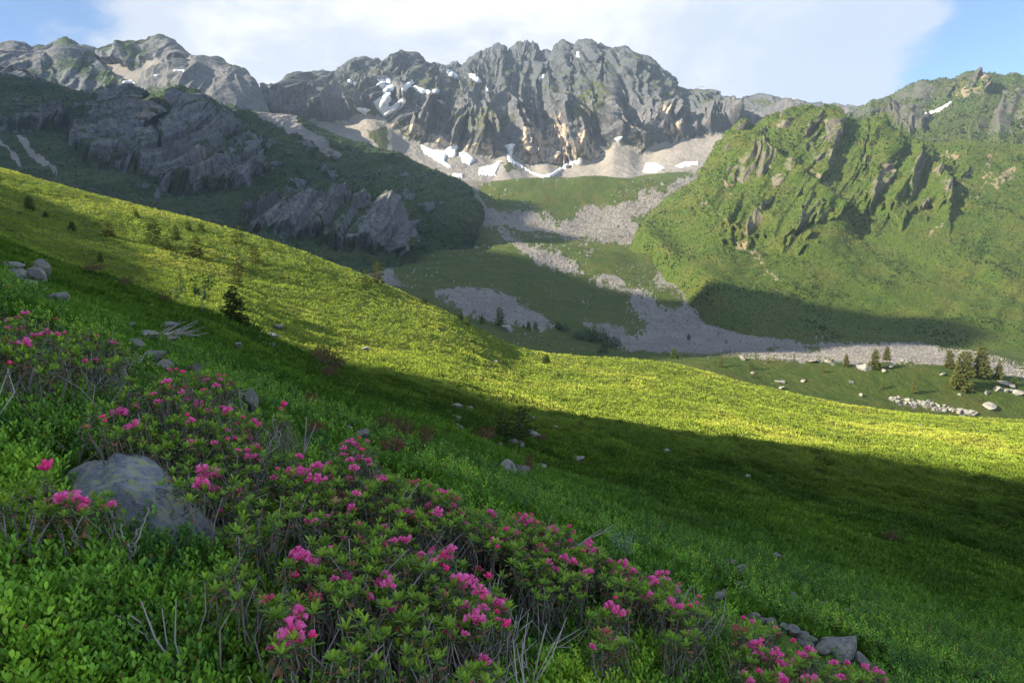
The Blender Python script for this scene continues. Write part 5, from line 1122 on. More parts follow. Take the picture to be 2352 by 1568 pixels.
# ------------------------------------------------------------------ rhododendron flowers
def flower_mesh(seed, n, kind):
    r = np.random.RandomState(seed); mb = MB()
    pink, deep, pale = np.array([.94, .15, .49]), np.array([.86, .05, .25]), np.array([.97, .42, .73])
    for k in range(n):
        if kind == 'open' and r.rand() < .18: continue
        f = (k+.5)/n; th = math.acos(1-1.05*f) if kind != 'bud' else math.acos(1-.35*f)
        a = k*2.4+r.uniform(-.3, .3)
        d = np.array([math.sin(th)*math.cos(a), math.sin(th)*math.sin(a), math.cos(th)+.15]); d += r.normal(size=3)*.12; d /= np.linalg.norm(d)
        L = r.uniform(.6, 1.05)*(1 if kind != 'bud' else .95); s0 = d*.25+r.normal(size=3)*.06
        u = np.cross(d, [.3, .5, .8]); u /= np.linalg.norm(u); v = np.cross(d, u)
        ang = np.arange(10)*2*np.pi/10+r.uniform(0, 6)
        rings = ((0, .07, .07), (.28, .15, .15), (.62, .18, .17), (.80, .29, .19), (.98, .43, .16)) if kind == 'open' else ((0, .07, .07), (.3, .15, .15), (.7, .19, .18), (.9, .17, .15), (1.0, .09, .06)) if kind == 'bud' else ((0, .06, .06), (.4, .12, .10), (.7, .17, .12), (.85, .24, .12))
        V = []
        for (h, ra, rb) in rings:
            rr = np.where(np.arange(10) % 2 == 0, ra, rb)
            bend = .07 if kind == 'open' and h > .9 else 0
            V.append(s0+d*(h-bend*(np.arange(10) % 2 == 0)[:, None])*L*.8+(u*np.cos(ang)[:, None]+v*np.sin(ang)[:, None])*rr[:, None]*L)
        V = np.vstack(V); q = len(rings)
        i = np.arange(q-1)[:, None]*10; j = np.arange(10)[None]
        F = np.stack([i+j, i+(j+1) % 10, i+10+(j+1) % 10, i+10+j], -1).reshape(-1, 4)
        g = np.repeat(np.linspace(0, 1, q), 10)[:, None]
        if kind == 'open': C = deep*.8+(pink-deep*.8)*np.clip(g*1.5, 0, 1); C = C+(pale-C)*r.uniform(0, .45)*g
        elif kind == 'bud': C = deep*1.0+(pink-deep)*r.uniform(0, .35)+np.zeros_like(g)
        else: C = np.array([.55, .14, .12])*(.55+.5*r.rand())+(pink-np.array([.5, .12, .1]))*r.uniform(0, .5)*g
        mb.add(V, F, np.clip(C, 0, 1))
    me = mb.mesh('flower_cluster'); me.materials.append(M_PETAL); return me
FL = {'p': [flower_mesh(601+k, 15+k % 3*2, 'open') for k in range(5)], 'r': [flower_mesh(611+k, 7+k, 'bud') for k in range(3)], 'f': [flower_mesh(621+k, 9, 'faded') for k in range(2)]}

def rosette(fo, p, r, s, tone):
    """whorl of elliptic leaves at a twig tip, older darker leaves below it"""
    k = r.randint(8, 12); a = np.arange(k)*2.4+r.uniform(0, 6); el = np.linspace(1.25, .25, k)+r.normal(size=k)*.12
    D = np.stack([np.cos(a)*np.cos(el), np.sin(a)*np.cos(el), np.sin(el)], 1)
    inner = np.linspace(1, 0, k)[:, None]
    young, old = np.array([.27, .42, .03]), np.array([.085, .19, .024])
    c = (old+(young-old)*inner*tone)*r.uniform(.75, 1.2, (k, 1))
    fo.leaves(p+D*.003*s/.03, D, np.array([0, 0, 1.0])-D*.4, s*r.uniform(.75, 1.1, k), s*.34, c, .16, .10)
    k = r.randint(6, 11); a = r.uniform(0, 6.28, k); el = r.uniform(-.75, .35, k)
    D = np.stack([np.cos(a)*np.cos(el), np.sin(a)*np.cos(el), np.sin(el)], 1)
    c = np.where(r.rand(k, 1) < .25, np.array([.20, .10, .04]), np.array([.045, .080, .018]))*r.uniform(.7, 1.4, (k, 1))
    fo.leaves(p-np.array([0, 0, 1.0])*r.uniform(.005, .05, (k, 1)), D, np.array([0, 0, 1.0])+r.normal(size=(k, 3))*.3, s*r.uniform(.7, 1.0, k), s*.32, c, .16, .2)

def bush(label, flowers, areas, n_tips, bare=6, tone=.8, hh=(.16, .34), fsize=1.0, seed=0):
    """flowers: photo points (x, y, kind, size); areas: photo ellipses that the leafy twig tips fill"""
    r = np.random.RandomState(700+seed)
    tips = []
    for f in flowers:
        x, y, kd, sz = (list(f)+['p', 1.0][len(f)-2:])[:4]
        h = r.uniform(*hh)*.9+.05
        tips.append((hit_ground(x, y, h), kd, sz, h))
    for _ in range(int(len(flowers)*.9)):                           # small late blooms between the large ones
        cx, cyy, rx, ry = areas[r.randint(len(areas))]; a = r.uniform(0, 6.28); q = math.sqrt(r.rand()); h = r.uniform(*hh)
        tips.append((hit_ground(cx+math.cos(a)*q*rx, cyy+math.sin(a)*q*ry, h), 'pprf'[r.randint(4)], r.uniform(.5, .8), h))
    tot = sum(a[2]*a[3] for a in areas)
    for (cx, cyy, rx, ry) in areas:
        for _ in range(max(3, int(n_tips*rx*ry/tot))):
            a = r.uniform(0, 6.28); q = math.sqrt(r.rand())
            h = r.uniform(hh[0]*.6, hh[1]); tips.append((hit_ground(cx+math.cos(a)*q*rx, cyy+math.sin(a)*q*ry, h), None, 1, h))
    med = np.median(np.array([t[0] for t in tips]), axis=0)
    tips = [t for t in tips if abs(t[0][1]-med[1]) < .6*max(.6, med[1]*.35)]
    base = np.array([med[0], med[1], float(ground(med[0], med[1]))])
    o = empty('rhododendron_bush', base); tag(o, label, 'rhododendron', 'alpine rhododendron bushes')
    br, fo = MB(), MB(); k = 0
    for p, kd, sz, h in tips:
        root = base[:2]+(p[:2]-base[:2])*r.uniform(.55, .95)+r.normal(size=2)*.05
        root = np.array([root[0], root[1], float(ground(*root))-.02]); q = p-[0, 0, .012]
        m1 = root+(q-root)*.4+np.append(r.normal(size=2)*.030, 0); m2 = root+(q-root)*.75+np.append(r.normal(size=2)*.018, .0)
        w_ = max(.0022, .0011*p[1]**.5)
        br.tube(np.array([root, m1, m2, q])-base, np.array([1.5, 1.2, .9, .6])*w_, np.array([.22, .195, .18])*r.uniform(.6, 1.15), 4)
        if r.rand() < .3:                                             # creeping stem along the ground
            mm = base[:2]+(root[:2]-base[:2])*.5+r.normal(size=2)*.04; mm = np.array([mm[0], mm[1], float(ground(*mm))+.01])
            br.tube(np.array([[0, 0, .005], mm-base, root-base+[0, 0, .02]]), np.array([1.6, 1.4, 1.2])*w_, np.array([.2, .18, .165])*r.uniform(.7, 1.1), 4)
        rosette(fo, p-base-[0, 0, .006 if kd is None else .022], r, (.0285*r.uniform(.8, 1.2)), tone*r.uniform(.5, 1.25) if kd is None else tone*.6)
        if kd is not None:
            me = FL[kd][r.randint(len(FL[kd]))]
            c = bpy.data.objects.new('flower_cluster', me); COL.objects.link(c); c.parent = o
            s = .0250*sz*fsize*r.uniform(.8, 1.15); c.scale = (s, s, s*.95)
            c.location = p-base-[0, 0, .004]; c.rotation_euler = (r.normal()*.25, r.normal()*.25, r.uniform(0, 6.28))
    ext = np.array([t[0] for t in tips])
    for _ in range(bare):
        t0 = ext[r.randint(len(ext))]; root = t0[:2]+r.normal(size=2)*.06; root = np.array([root[0], root[1], float(ground(*root))-.01])
        H = r.uniform(.6, 1.0)*(t0[2]-root[2]); L = root+np.append(r.normal(size=2)*.10, H)
        m1 = root+(L-root)*.35+r.normal(size=3)*.018; m2 = root+(L-root)*.7+r.normal(size=3)*.018
        c = np.array([.32, .29, .275])*r.uniform(.7, 1.1); w_ = max(.003, .0016*t0[1]**.5)
        br.tube(np.array([root, m1, m2, L])-base, np.array([1.5, 1.2, .9, .4])*w_, c, 4)
        for _ in range(2):
            e = m1+(L-root)*r.uniform(.4, .75)+np.append(r.normal(size=2)*.06, r.uniform(-.02, .03)); br.tube(np.array([m1, (m1+e)/2+r.normal(size=3)*.012, e])-base, np.array([.9, .7, .3])*w_, c, 4)
    link('branches', br.mesh('branches'), M_BARK, o); link('foliage', fo.mesh('foliage'), M_LEAF, o)
    return o
def pk(l, kind='p', s=1.0): return [(a, b, kind, s) for a, b in l]
p_, r_, f_ = 'p', 'r', 'f'
BUSHES = [
 ('tall rhododendron with many pink blooms at the left edge above bare grey stems', pk([(118, 704), (58, 719), (21, 736), (56, 789), (105, 766), (130, 768), (84, 771)])+[(49, 757, f_, .9), (23, 835, r_, .8), (130, 733, f_, .7), (14, 778, r_, .7)], [(90, 790, 110, 70), (20, 800, 60, 60)], 60, 16),
 ('olive green rhododendron with one bloom on its right tip, above bare grey stems', [(262, 787, p_, 1.0), (197, 831, r_, .9), (218, 829, p_, .9), (250, 852, f_, .7)], [(230, 800, 70, 55), (180, 780, 50, 40)], 48, 18),
 ('rhododendron with deep pink blooms on leaning stems in the middle left', [(274, 949, p_, 1.3), (313, 935, p_, .9), (236, 959, r_, .9), (309, 977, p_, .9), (287, 984, p_, .8), (240, 968, r_, .7)], [(270, 960, 90, 55), (330, 900, 60, 40)], 40, 12),
 ('spread rhododendron with scattered pink blooms below the leaning grey slab', [(383, 877, p_, 1.2), (378, 921, p_, 1.0), (403, 917), (427, 919, p_, .9), (455, 928, p_, 1.1), (480, 938, p_, .8), (438, 966, p_, .9), (388, 893, r_, .8), (430, 955, r_, .7)], [(410, 930, 90, 60), (460, 985, 70, 40)], 56, 8),
 ('rhododendron with a wide bloom in front of the tall rounded boulder', [(510, 938, p_, 1.0), (524, 944, p_, 1.0), (516, 952, r_, .8), (584, 973, p_, 1.0), (543, 975, r_, .8), (590, 980, r_, .7)], [(530, 965, 70, 35)], 34, 6),
 ('low rhododendron dotted with small red buds behind the slab row', [(388, 849, p_, .8), (418, 857, r_, .8), (476, 873, p_, .9), (496, 886, p_, .8), (510, 893, p_, .8), (503, 863, r_, .8), (452, 870, f_, .7), (530, 880, f_, .8), (405, 850, r_, .7), (485, 882, r_, .7)], [(460, 880, 95, 26)], 44, 3),
 ('single red topped rhododendron twig on tall bare grey stems', [(649, 933, r_, 1.2), (654, 945, r_, 1.0), (645, 939, r_, .8)], [(648, 958, 16, 12)], 6, 6),
 ('rhododendron with three pink blooms in a column beside bare stems', [(540, 1009, p_, 1.0), (570, 1009, p_, 1.1), (582, 1023, p_, 1.1), (574, 1050, p_, 1.1), (588, 1056, p_, 1.0), (541, 1042, r_, .8), (546, 1033, p_, .6)], [(555, 1050, 55, 55), (510, 1030, 40, 30)], 44, 10),
 ('rhododendron with a small twin bloom above the boulder', [(424, 1012, p_, .9), (438, 1016, p_, .8)], [(420, 1040, 80, 40), (350, 1010, 60, 30)], 44, 6),
 ('rhododendron with the big pink bloom right above the boulder end', [(468, 1082, p_, 1.3), (488, 1094, p_, 1.3), (461, 1115, p_, 1.1), (494, 1126, p_, 1.2), (523, 1131, p_, .9), (544, 1129, p_, 1.1), (457, 1075, r_, .9)], [(500, 1120, 75, 60), (420, 1110, 50, 30)], 46, 6),
 ('rhododendron leaning over the boulder with a broad pink bloom', [(140, 1145, p_, 1.2), (158, 1148, p_, 1.3), (172, 1146, p_, 1.1), (118, 1152, p_, 1.0), (178, 1160, r_, 1.1), (197, 1161, r_, .9), (186, 1168, p_, .8)], [(170, 1170, 70, 22), (240, 1150, 26, 16)], 16, 4),
 ('single red budded rhododendron tip in front of the boulder', [(108, 1080, r_, 1.5)], [(108, 1105, 14, 10)], 4, 2),
 ('dense rhododendron with the largest group of pink blooms in the middle', [(676, 1084, p_, 1.4), (696, 1091, p_, 1.4), (729, 1072, p_, 1.4), (741, 1080, p_, 1.3), (759, 1070, p_, 1.1), (719, 1098, p_, 1.2), (738, 1103, p_, 1.3), (687, 1050, p_, .9), (768, 1062, p_, .8), (701, 1108, r_, .9)], [(720, 1110, 85, 40), (660, 1080, 40, 40)], 44, 10),
 ('rhododendron with dark shadowed magenta blooms behind the largest flower group', [(813, 1075, p_, 1.0), (803, 1056, p_, .9), (826, 1049, p_, .9), (845, 1059, p_, .8), (789, 1031, p_, .8), (819, 1022, p_, .9), (805, 1016, p_, .9), (830, 1035, r_, .8), (796, 1045, r_, .7), (848, 1068, p_, .7)], [(815, 1050, 55, 45)], 44, 3, .4),
 ('rhododendron with a round bloom right of the largest flower group', [(798, 1101, p_, 1.2), (842, 1122, r_, .9), (760, 1110, f_, .8), (845, 1132, r_, .8)], [(800, 1130, 60, 35)], 34, 8),
 ('rhododendron with four pink blooms above a curtain of bare grey stems', [(787, 1144, p_, 1.3), (801, 1158, p_, 1.2), (763, 1145, r_, 1.1), (817, 1133, p_, 1.0), (815, 1172, r_, .8), (768, 1150, p_, .8), (808, 1166, p_, 1.0)], [(760, 1170, 80, 40), (700, 1160, 60, 40)], 44, 30),
 ('rhododendron with red and pink blooms in a row behind the stem curtain', [(872, 1101, p_, 1.1), (886, 1096, r_, .9), (880, 1104, p_, .9), (937, 1130, r_, .9), (917, 1122, r_, .8), (875, 1161, f_, .8), (887, 1182, p_, .9), (890, 1150, f_, .8)], [(890, 1140, 60, 45)], 50, 6),
 ('rhododendron with flat topped blooms above pale upright stems', [(918, 1175, p_, 1.1), (934, 1178, p_, 1.2), (933, 1205, p_, 1.1), (952, 1193, r_, 1.0), (926, 1177, r_, .9)], [(920, 1200, 55, 35)], 34, 14),
 ('rhododendron with a big bloom and a fading one in the centre', [(890, 1248, p_, 1.0), (930, 1240, p_, 1.3), (926, 1250, p_, 1.1), (905, 1242, p_, .9), (880, 1252, f_, .9)], [(900, 1270, 70, 40), (850, 1240, 40, 40)], 38, 14),
 ('rhododendron twigs with small red buds over the grey stems in the centre', [(824, 1207, r_, .9), (785, 1227, r_, 1.1), (787, 1236, p_, .9), (832, 1248, f_, .7)], [(800, 1250, 90, 50)], 40, 40),
 ('rhododendron with two ragged pink blooms beside the grey stem thicket', [(684, 1272, p_, 1.3), (695, 1278, p_, 1.1), (719, 1291, p_, 1.3), (712, 1296, p_, 1.0), (676, 1325, r_, .9)], [(700, 1310, 50, 30), (740, 1330, 40, 25)], 22, 8),
 ('rhododendron with a pale ragged bloom at the lower middle', [(787, 1331, p_, 1.3), (800, 1336, p_, 1.2)], [(790, 1360, 55, 35)], 26, 6),
 ('rhododendron with two lilac pink blooms one above the other', [(886, 1298, p_, 1.4), (882, 1337, p_, 1.3), (890, 1343, p_, .9)], [(880, 1360, 50, 40), (850, 1310, 30, 25)], 28, 12),
 ('rhododendron with upright deep pink blooms right of the lilac ones', [(996, 1267, r_, 1.1), (1014, 1287, p_, 1.2), (1030, 1279, p_, 1.2), (1035, 1263, p_, 1.1), (1023, 1309, r_, 1.2), (1014, 1263, f_, .8), (1020, 1280, r_, 1.0)], [(1020, 1310, 50, 35), (970, 1290, 30, 30)], 28, 8),
 ('rhododendron crowned by the widest flat pink bloom', [(1050, 1334, p_, 1.2), (1062, 1336, p_, 1.3), (1074, 1334, p_, 1.2), (1084, 1338, p_, 1.0), (1097, 1311, f_, 1.1)], [(1060, 1360, 50, 35)], 22, 14),
 ('rhododendron with several hot pink blooms over bare purple grey stems', [(1126, 1326, r_, 1.3), (1102, 1358, p_, 1.1), (1116, 1374, p_, 1.2), (1142, 1390, p_, 1.3), (1150, 1398, p_, 1.2), (1139, 1409, r_, 1.1), (1108, 1378, r_, 1.0), (1070, 1390, p_, .9), (1167, 1437, r_, 1.1)], [(1120, 1400, 55, 50)], 26, 40),
 ('rhododendron with two drooping red pink blooms at the lower centre', [(1093, 1423, p_, 1.3), (1047, 1437, r_, 1.3), (1052, 1445, p_, .8)], [(1060, 1450, 55, 30), (980, 1440, 50, 40)], 28, 20),
 ('rhododendron with a single red bloom near the bottom edge', [(1106, 1521, r_, 1.5), (1111, 1516, p_, .9)], [(1100, 1550, 60, 22)], 12, 30),
 ('rhododendron with a large pale violet bloom at the bottom left', [(660, 1446, p_, 1.4), (671, 1456, p_, 1.5), (690, 1446, p_, .9), (714, 1464, r_, .9)], [(670, 1480, 45, 25)], 10, 4),
 ('rhododendron with a small pink bloom and a rusty faded one', [(678, 1403, p_, 1.1), (688, 1408, p_, 1.0), (722, 1378, f_, 1.3), (714, 1372, f_, 1.0), (618, 1378, f_, 1.0), (714, 1350, f_, .8)], [(660, 1400, 70, 35)], 20, 4),
 ('leafy rhododendron with one fading bloom among yellow green tips', [(903, 1395, f_, 1.1), (896, 1404, p_, .9)], [(900, 1420, 60, 40), (840, 1440, 50, 40), (960, 1500, 60, 40)], 46, 40),
 ('small rhododendron with a tight row of pink blooms on the crest of the bank', [(986, 1165, p_, 1.0), (1005, 1175, p_, 1.0), (1021, 1166, p_, .9), (1040, 1163, p_, .9), (984, 1182, r_, .8), (1030, 1180, r_, .7)], [(1010, 1190, 60, 30)], 40, 4),
 ('rhododendron with bright blooms standing against the green meadow', [(1012, 1129, p_, .9), (1024, 1133, p_, 1.0), (996, 1143, p_, .9), (1005, 1128, r_, .8), (1050, 1146, f_, .7)], [(1020, 1145, 40, 16)], 24, 2),
 ('faded reddish rhododendron at the upper edge of the bank', [(949, 1110, f_, .9), (970, 1115, f_, .9), (960, 1105, r_, .7), (985, 1122, f_, .8), (940, 1106, f_, .7)], [(960, 1122, 40, 14)], 26, 2),
 ('rhododendron with a slanting pink bloom and dark leaves on the bank crest', [(1125, 1176, p_, 1.1), (1133, 1184, p_, 1.0), (1125, 1214, p_, .9), (1120, 1208, r_, .8), (1135, 1244, p_, 1.1), (1140, 1256, r_, .8), (1072, 1190, r_, .8), (1090, 1175, f_, .7)], [(1120, 1215, 50, 45), (1070, 1200, 40, 30)], 64, 3, .6),
 ('rhododendron with dusky pink blooms right of the slanting one', [(1184, 1223, p_, .9), (1163, 1217, r_, .8), (1156, 1237, p_, .9), (1190, 1240, r_, .7)], [(1170, 1240, 40, 30)], 36, 2),
 ('wide rhododendron with a crowd of small blooms along the bank crest', [(1198, 1200, p_, 1.0), (1214, 1200, p_, 1.1), (1191, 1182, r_, .9), (1220, 1184, r_, .9), (1223, 1214, p_, .9), (1205, 1186, p_, .8), (1230, 1196, r_, .7), (1180, 1190, f_, .8)], [(1205, 1215, 50, 25)], 40, 2),
 ('rhododendron with two round blooms side by side on the crest', [(1250, 1216, p_, 1.1), (1259, 1217, p_, 1.0), (1270, 1217, p_, 1.2), (1246, 1226, r_, .8), (1313, 1221, p_, 1.1), (1308, 1210, r_, .8)], [(1275, 1232, 50, 20)], 34, 2),
 ('rhododendron with a tall bloom in the middle of the flower bank', [(1200, 1268, p_, 1.2), (1203, 1278, p_, 1.0), (1241, 1242, r_, .9), (1251, 1266, p_, .9), (1228, 1262, f_, .9), (1240, 1255, f_, .9)], [(1220, 1275, 55, 35)], 50, 3),
 ('rhododendron with blooms stepping down the middle of the bank', [(1295, 1280, p_, 1.1), (1315, 1265, p_, 1.0), (1311, 1245, r_, .9), (1314, 1291, p_, 1.1), (1332, 1298, p_, .9), (1346, 1308, p_, 1.1), (1352, 1313, p_, .9), (1325, 1316, p_, .8)], [(1310, 1295, 55, 35)], 54, 3),
 ('rhododendron with a dense bloom tuft at the meadow side of the bank', [(1346, 1263, p_, 1.0), (1353, 1245, p_, 1.0), (1364, 1266, p_, 1.0), (1350, 1254, p_, .9), (1340, 1266, r_, .8)], [(1350, 1280, 40, 25)], 34, 3),
 ('rhododendron with many small blooms before the grey stem hollow', [(1399, 1288, p_, .9), (1431, 1291, p_, .9), (1438, 1309, p_, 1.1), (1452, 1312, p_, 1.1), (1409, 1319, r_, .9), (1420, 1314, p_, .8), (1412, 1296, f_, .9), (1440, 1322, p_, .9)], [(1425, 1325, 50, 30)], 50, 6),
 ('rhododendron with two ragged blooms under the grey stem hollow', [(1431, 1335, p_, 1.0), (1455, 1337, p_, 1.2), (1448, 1331, p_, 1.0), (1460, 1345, p_, .9)], [(1440, 1355, 50, 25)], 40, 6),
 ('rhododendron packed with hot pink blooms at the right of the bank', [(1497, 1330, p_, 1.2), (1505, 1340, p_, 1.2), (1515, 1322, p_, 1.1), (1529, 1316, p_, 1.1), (1532, 1332, p_, 1.2), (1490, 1345, p_, 1.0), (1512, 1352, p_, .9), (1522, 1345, r_, .9)], [(1505, 1355, 45, 25)], 40, 24),
 ('rhododendron with blooms hanging over bare twisted stems at the right', [(1548, 1349, p_, 1.1), (1554, 1356, p_, 1.0), (1532, 1372, p_, 1.2), (1539, 1384, p_, 1.1), (1510, 1378, p_, 1.0), (1495, 1366, p_, .9), (1520, 1384, p_, .9), (1560, 1342, r_, .8)], [(1530, 1385, 50, 22)], 36, 44),
 ('rhododendron with the last pink blooms before the pale ledge stone', [(1562, 1395, p_, 1.0), (1572, 1407, p_, 1.2), (1599, 1407, p_, 1.0), (1608, 1397, p_, .9), (1585, 1393, r_, .8), (1604, 1372, r_, .9), (1600, 1385, r_, .7)], [(1585, 1415, 50, 22)], 36, 20),
 ('low rhododendron with two pink buds below the flower bank', [(1402, 1395, p_, 1.0), (1420, 1407, p_, 1.2), (1416, 1402, p_, .8)], [(1400, 1415, 50, 22)], 20, 4),
 ('low rhododendron with a twin pink bloom below the pale ledge stone', [(1577, 1457, p_, 1.2), (1588, 1461, p_, 1.2), (1582, 1465, p_, .9)], [(1570, 1470, 55, 20)], 22, 3),
 ('rusty faded rhododendron between green bushes at the lower middle', [(1390, 1453, f_, 1.0), (1402, 1472, p_, .9), (1384, 1466, f_, .9), (1410, 1478, r_, .8), (1398, 1500, f_, .8)], [(1395, 1475, 40, 25)], 24, 4),
 ('rhododendron with two stacked pink blooms at the lower right', [(1739, 1481, p_, 1.3), (1732, 1487, p_, 1.0), (1741, 1502, p_, 1.2), (1715, 1476, r_, 1.1), (1718, 1486, p_, .8)], [(1730, 1505, 45, 22)], 24, 3),
 ('rhododendron with the big bright magenta flower head group at the lower right', [(1783, 1500, p_, 1.2), (1780, 1516, p_, 1.4), (1797, 1534, p_, 1.4), (1775, 1543, p_, 1.4), (1789, 1526, p_, 1.2), (1789, 1550, p_, 1.2), (1796, 1562, p_, 1.3)], [(1785, 1545, 40, 25)], 20, 3),
 ('rhododendron with darker blooms left of the bright magenta group', [(1745, 1549, p_, 1.2), (1731, 1546, p_, 1.1), (1738, 1540, r_, .9), (1752, 1556, p_, 1.0)], [(1735, 1555, 35, 18)], 16, 2),
 ('rhododendron with small scattered buds above the magenta group', [(1729, 1428, p_, 1.0), (1706, 1421, r_, .9), (1706, 1448, f_, .9), (1782, 1446, p_, 1.0), (1787, 1452, p_, .8), (1690, 1440, f_, .8)], [(1735, 1450, 55, 20)], 26, 3),
 ('rhododendron with pink blooms along the front of the grey rock strip', [(1827, 1474, r_, 1.0), (1840, 1506, p_, 1.1), (1856, 1492, p_, 1.0), (1866, 1493, p_, 1.0), (1817, 1520, p_, 1.0), (1833, 1500, r_, .8), (1840, 1545, p_, .9)], [(1840, 1515, 40, 22)], 26, 2),
 ('rhododendron with a wide bloom cut by the bottom edge', [(1858, 1562, p_, 1.3), (1870, 1562, p_, 1.3), (1842, 1564, r_, 1.0)], [(1850, 1575, 40, 14)], 12, 2),
 ('rhododendron with blooms in front of the largest strip rock', [(1915, 1522, p_, 1.2), (1945, 1523, p_, .9), (1933, 1555, p_, 1.0), (1936, 1535, f_, .9)], [(1930, 1550, 45, 20)], 22, 2),
 ('last rhododendron of the bank with pink blooms beside the hooked end stone', [(1987, 1532, p_, 1.2), (2012, 1541, p_, 1.2), (2003, 1558, p_, 1.1), (2021, 1544, p_, 1.1), (1995, 1556, p_, .9), (1990, 1540, p_, .9)], [(2000, 1562, 45, 16)], 22, 2),
 ('leafy rhododendron without flowers in front of the boulder tip', [], [(540, 1330, 60, 45), (470, 1345, 50, 25)], 16, 10),
 ('leafy rhododendron without flowers low at the left edge', [], [(50, 1140, 60, 50)], 12, 16),
 ('leafy rhododendron without flowers between stem curtain and boulder', [], [(600, 1180, 60, 50), (560, 1230, 40, 30)], 34, 30),
 ('yellow green rhododendron without flowers in the middle of the bank', [], [(1000, 1390, 60, 40), (960, 1340, 40, 40)], 30, 18),
 ('yellow green rhododendron without flowers along the lower bank', [], [(1290, 1350, 70, 40), (1210, 1320, 60, 40)], 50, 4),
 ('leafy rhododendron without flowers at the bottom centre', [], [(820, 1520, 70, 40)], 18, 16)]
for k, b in enumerate(BUSHES):
    lab, fl, ar, nt, bare = b[:5]
    bush(lab, fl, ar, int(nt*2.0), int(bare*.55), b[5] if len(b) > 5 else .85, seed=k)

# bleached bare branches among the shrubs, drawn as forked twigs
def bare_shrub(root, limbs, label, w_=5.0):
    p = hit_ground(*root); d = p[1]; r = np.random.RandomState(int(root[0]))
    mb = MB()
    for limb in limbs:
        pts = []
        for k, (x, y) in enumerate(limb):
            A, e = ray(x, y); dd = d*(1-.012*k)
            g = float(ground(A*dd, dd)); z = max(e*dd, g+.02)
            pts.append(np.array([A*dd, dd, z]))
        pts = np.array(pts); t = np.linspace(0, len(pts)-1, 4*len(pts)); q = np.stack([np.interp(t, np.arange(len(pts)), pts[:, c]) for c in range(3)], 1)
        q[1:-1] += r.normal(size=(len(q)-2, 3))*.004
        mb.tube(q-p, np.linspace(w_, w_*.3, len(q))*d/FOC*.5, np.array([.34, .32, .31])*r.uniform(.85, 1.1), 5)
    o = link('bare_branch', mb.mesh('bare_branch'), M_BARK); o.location = p
    tag(o, label, 'branch', 'bleached bare branches among the shrubs')
bare_shrub((246, 1338), [[(240, 1345), (299, 1277), (334, 1200), (338, 1165)], [(299, 1277), (312, 1225), (330, 1200)], [(299, 1277), (280, 1230), (276, 1200)], [(246, 1338), (246, 1291)]], 'long pale branch rising in front of the boulder', 7)
bare_shrub((492, 1295), [[(492, 1295), (430, 1220), (385, 1170), (362, 1140), (378, 1130)], [(430, 1220), (392, 1180), (395, 1160), (418, 1105)], [(492, 1295), (455, 1230), (425, 1215), (450, 1154)], [(492, 1295), (470, 1240), (458, 1190), (470, 1160)], [(492, 1295), (440, 1250), (410, 1215)], [(492, 1295), (510, 1230), (512, 1190)]], 'twisted fan of pale branches at the right end of the boulder', 6)
bare_shrub((50, 1312), [[(50, 1312), (54, 1240), (56, 1172)], [(52, 1270), (80, 1220), (102, 1157)], [(50, 1312), (20, 1250), (0, 1224)], [(20, 1250), (22, 1200), (30, 1175)], [(60, 1250), (90, 1210), (95, 1170)]], 'forked grey branches at the left edge below the boulder', 7)
bare_shrub((183, 1392), [[(183, 1392), (215, 1360), (235, 1345), (246, 1296)], [(200, 1375), (225, 1368), (238, 1345)]], 'thick grey branch in the bilberry below the boulder', 8)
bare_shrub((262, 1432), [[(262, 1432), (285, 1405), (305, 1370)], [(285, 1405), (270, 1385)]], 'short forked grey twig at the bottom left', 5)
bare_shrub((872, 1562), [[(872, 1562), (868, 1500), (870, 1440)], [(870, 1530), (890, 1490), (893, 1455)], [(872, 1545), (900, 1500), (915, 1425)], [(870, 1510), (864, 1470), (866, 1440)]], 'white forked branch at the bottom centre', 5)
bare_shrub((556, 1122), [[(556, 1122), (600, 1060), (632, 1000), (646, 965)], [(600, 1060), (640, 1020), (645, 985)], [(575, 1095), (620, 1040), (640, 1010)], [(556, 1122), (590, 1085), (628, 1045)]], 'leaning spray of grey stems behind the column of pink blooms', 4)
bare_shrub((526, 1100), [[(526, 1100), (510, 1040), (500, 990), (505, 950)], [(510, 1040), (522, 1000), (524, 960)], [(518, 1070), (490, 1020)]], 'thin grey twig fork left of the column of pink blooms', 3.5)
bare_shrub((88, 920), [[(88, 920), (92, 870), (100, 800)], [(90, 900), (110, 860), (145, 800)], [(95, 890), (85, 840), (80, 800)]], 'upright grey stems under the left edge rhododendron', 5)
bare_shrub((165, 915), [[(50, 935), (90, 905), (120, 880)], [(165, 915), (200, 880), (250, 830)], [(170, 905), (215, 865), (235, 835)]], 'long slanting grey stems under the olive green rhododendron', 5)
bare_shrub((245, 930), [[(245, 930), (270, 900), (290, 865), (292, 850)], [(255, 920), (290, 900), (308, 870)], [(245, 930), (262, 880), (268, 860)]], 'curved grey stems left of the scattered pink blooms', 4.5)
bare_shrub((700, 1290), [[(700, 1290), (660, 1240), (645, 1200)], [(700, 1290), (680, 1230), (672, 1180)], [(700, 1285), (640, 1260), (625, 1225)], [(705, 1280), (700, 1220), (690, 1180)], [(690, 1270), (650, 1215), (655, 1185)], [(695, 1290), (630, 1275), (600, 1240)], [(705, 1280), (722, 1230), (715, 1180)]], 'thicket of curved grey stems in the dark hollow right of the boulder', 4)

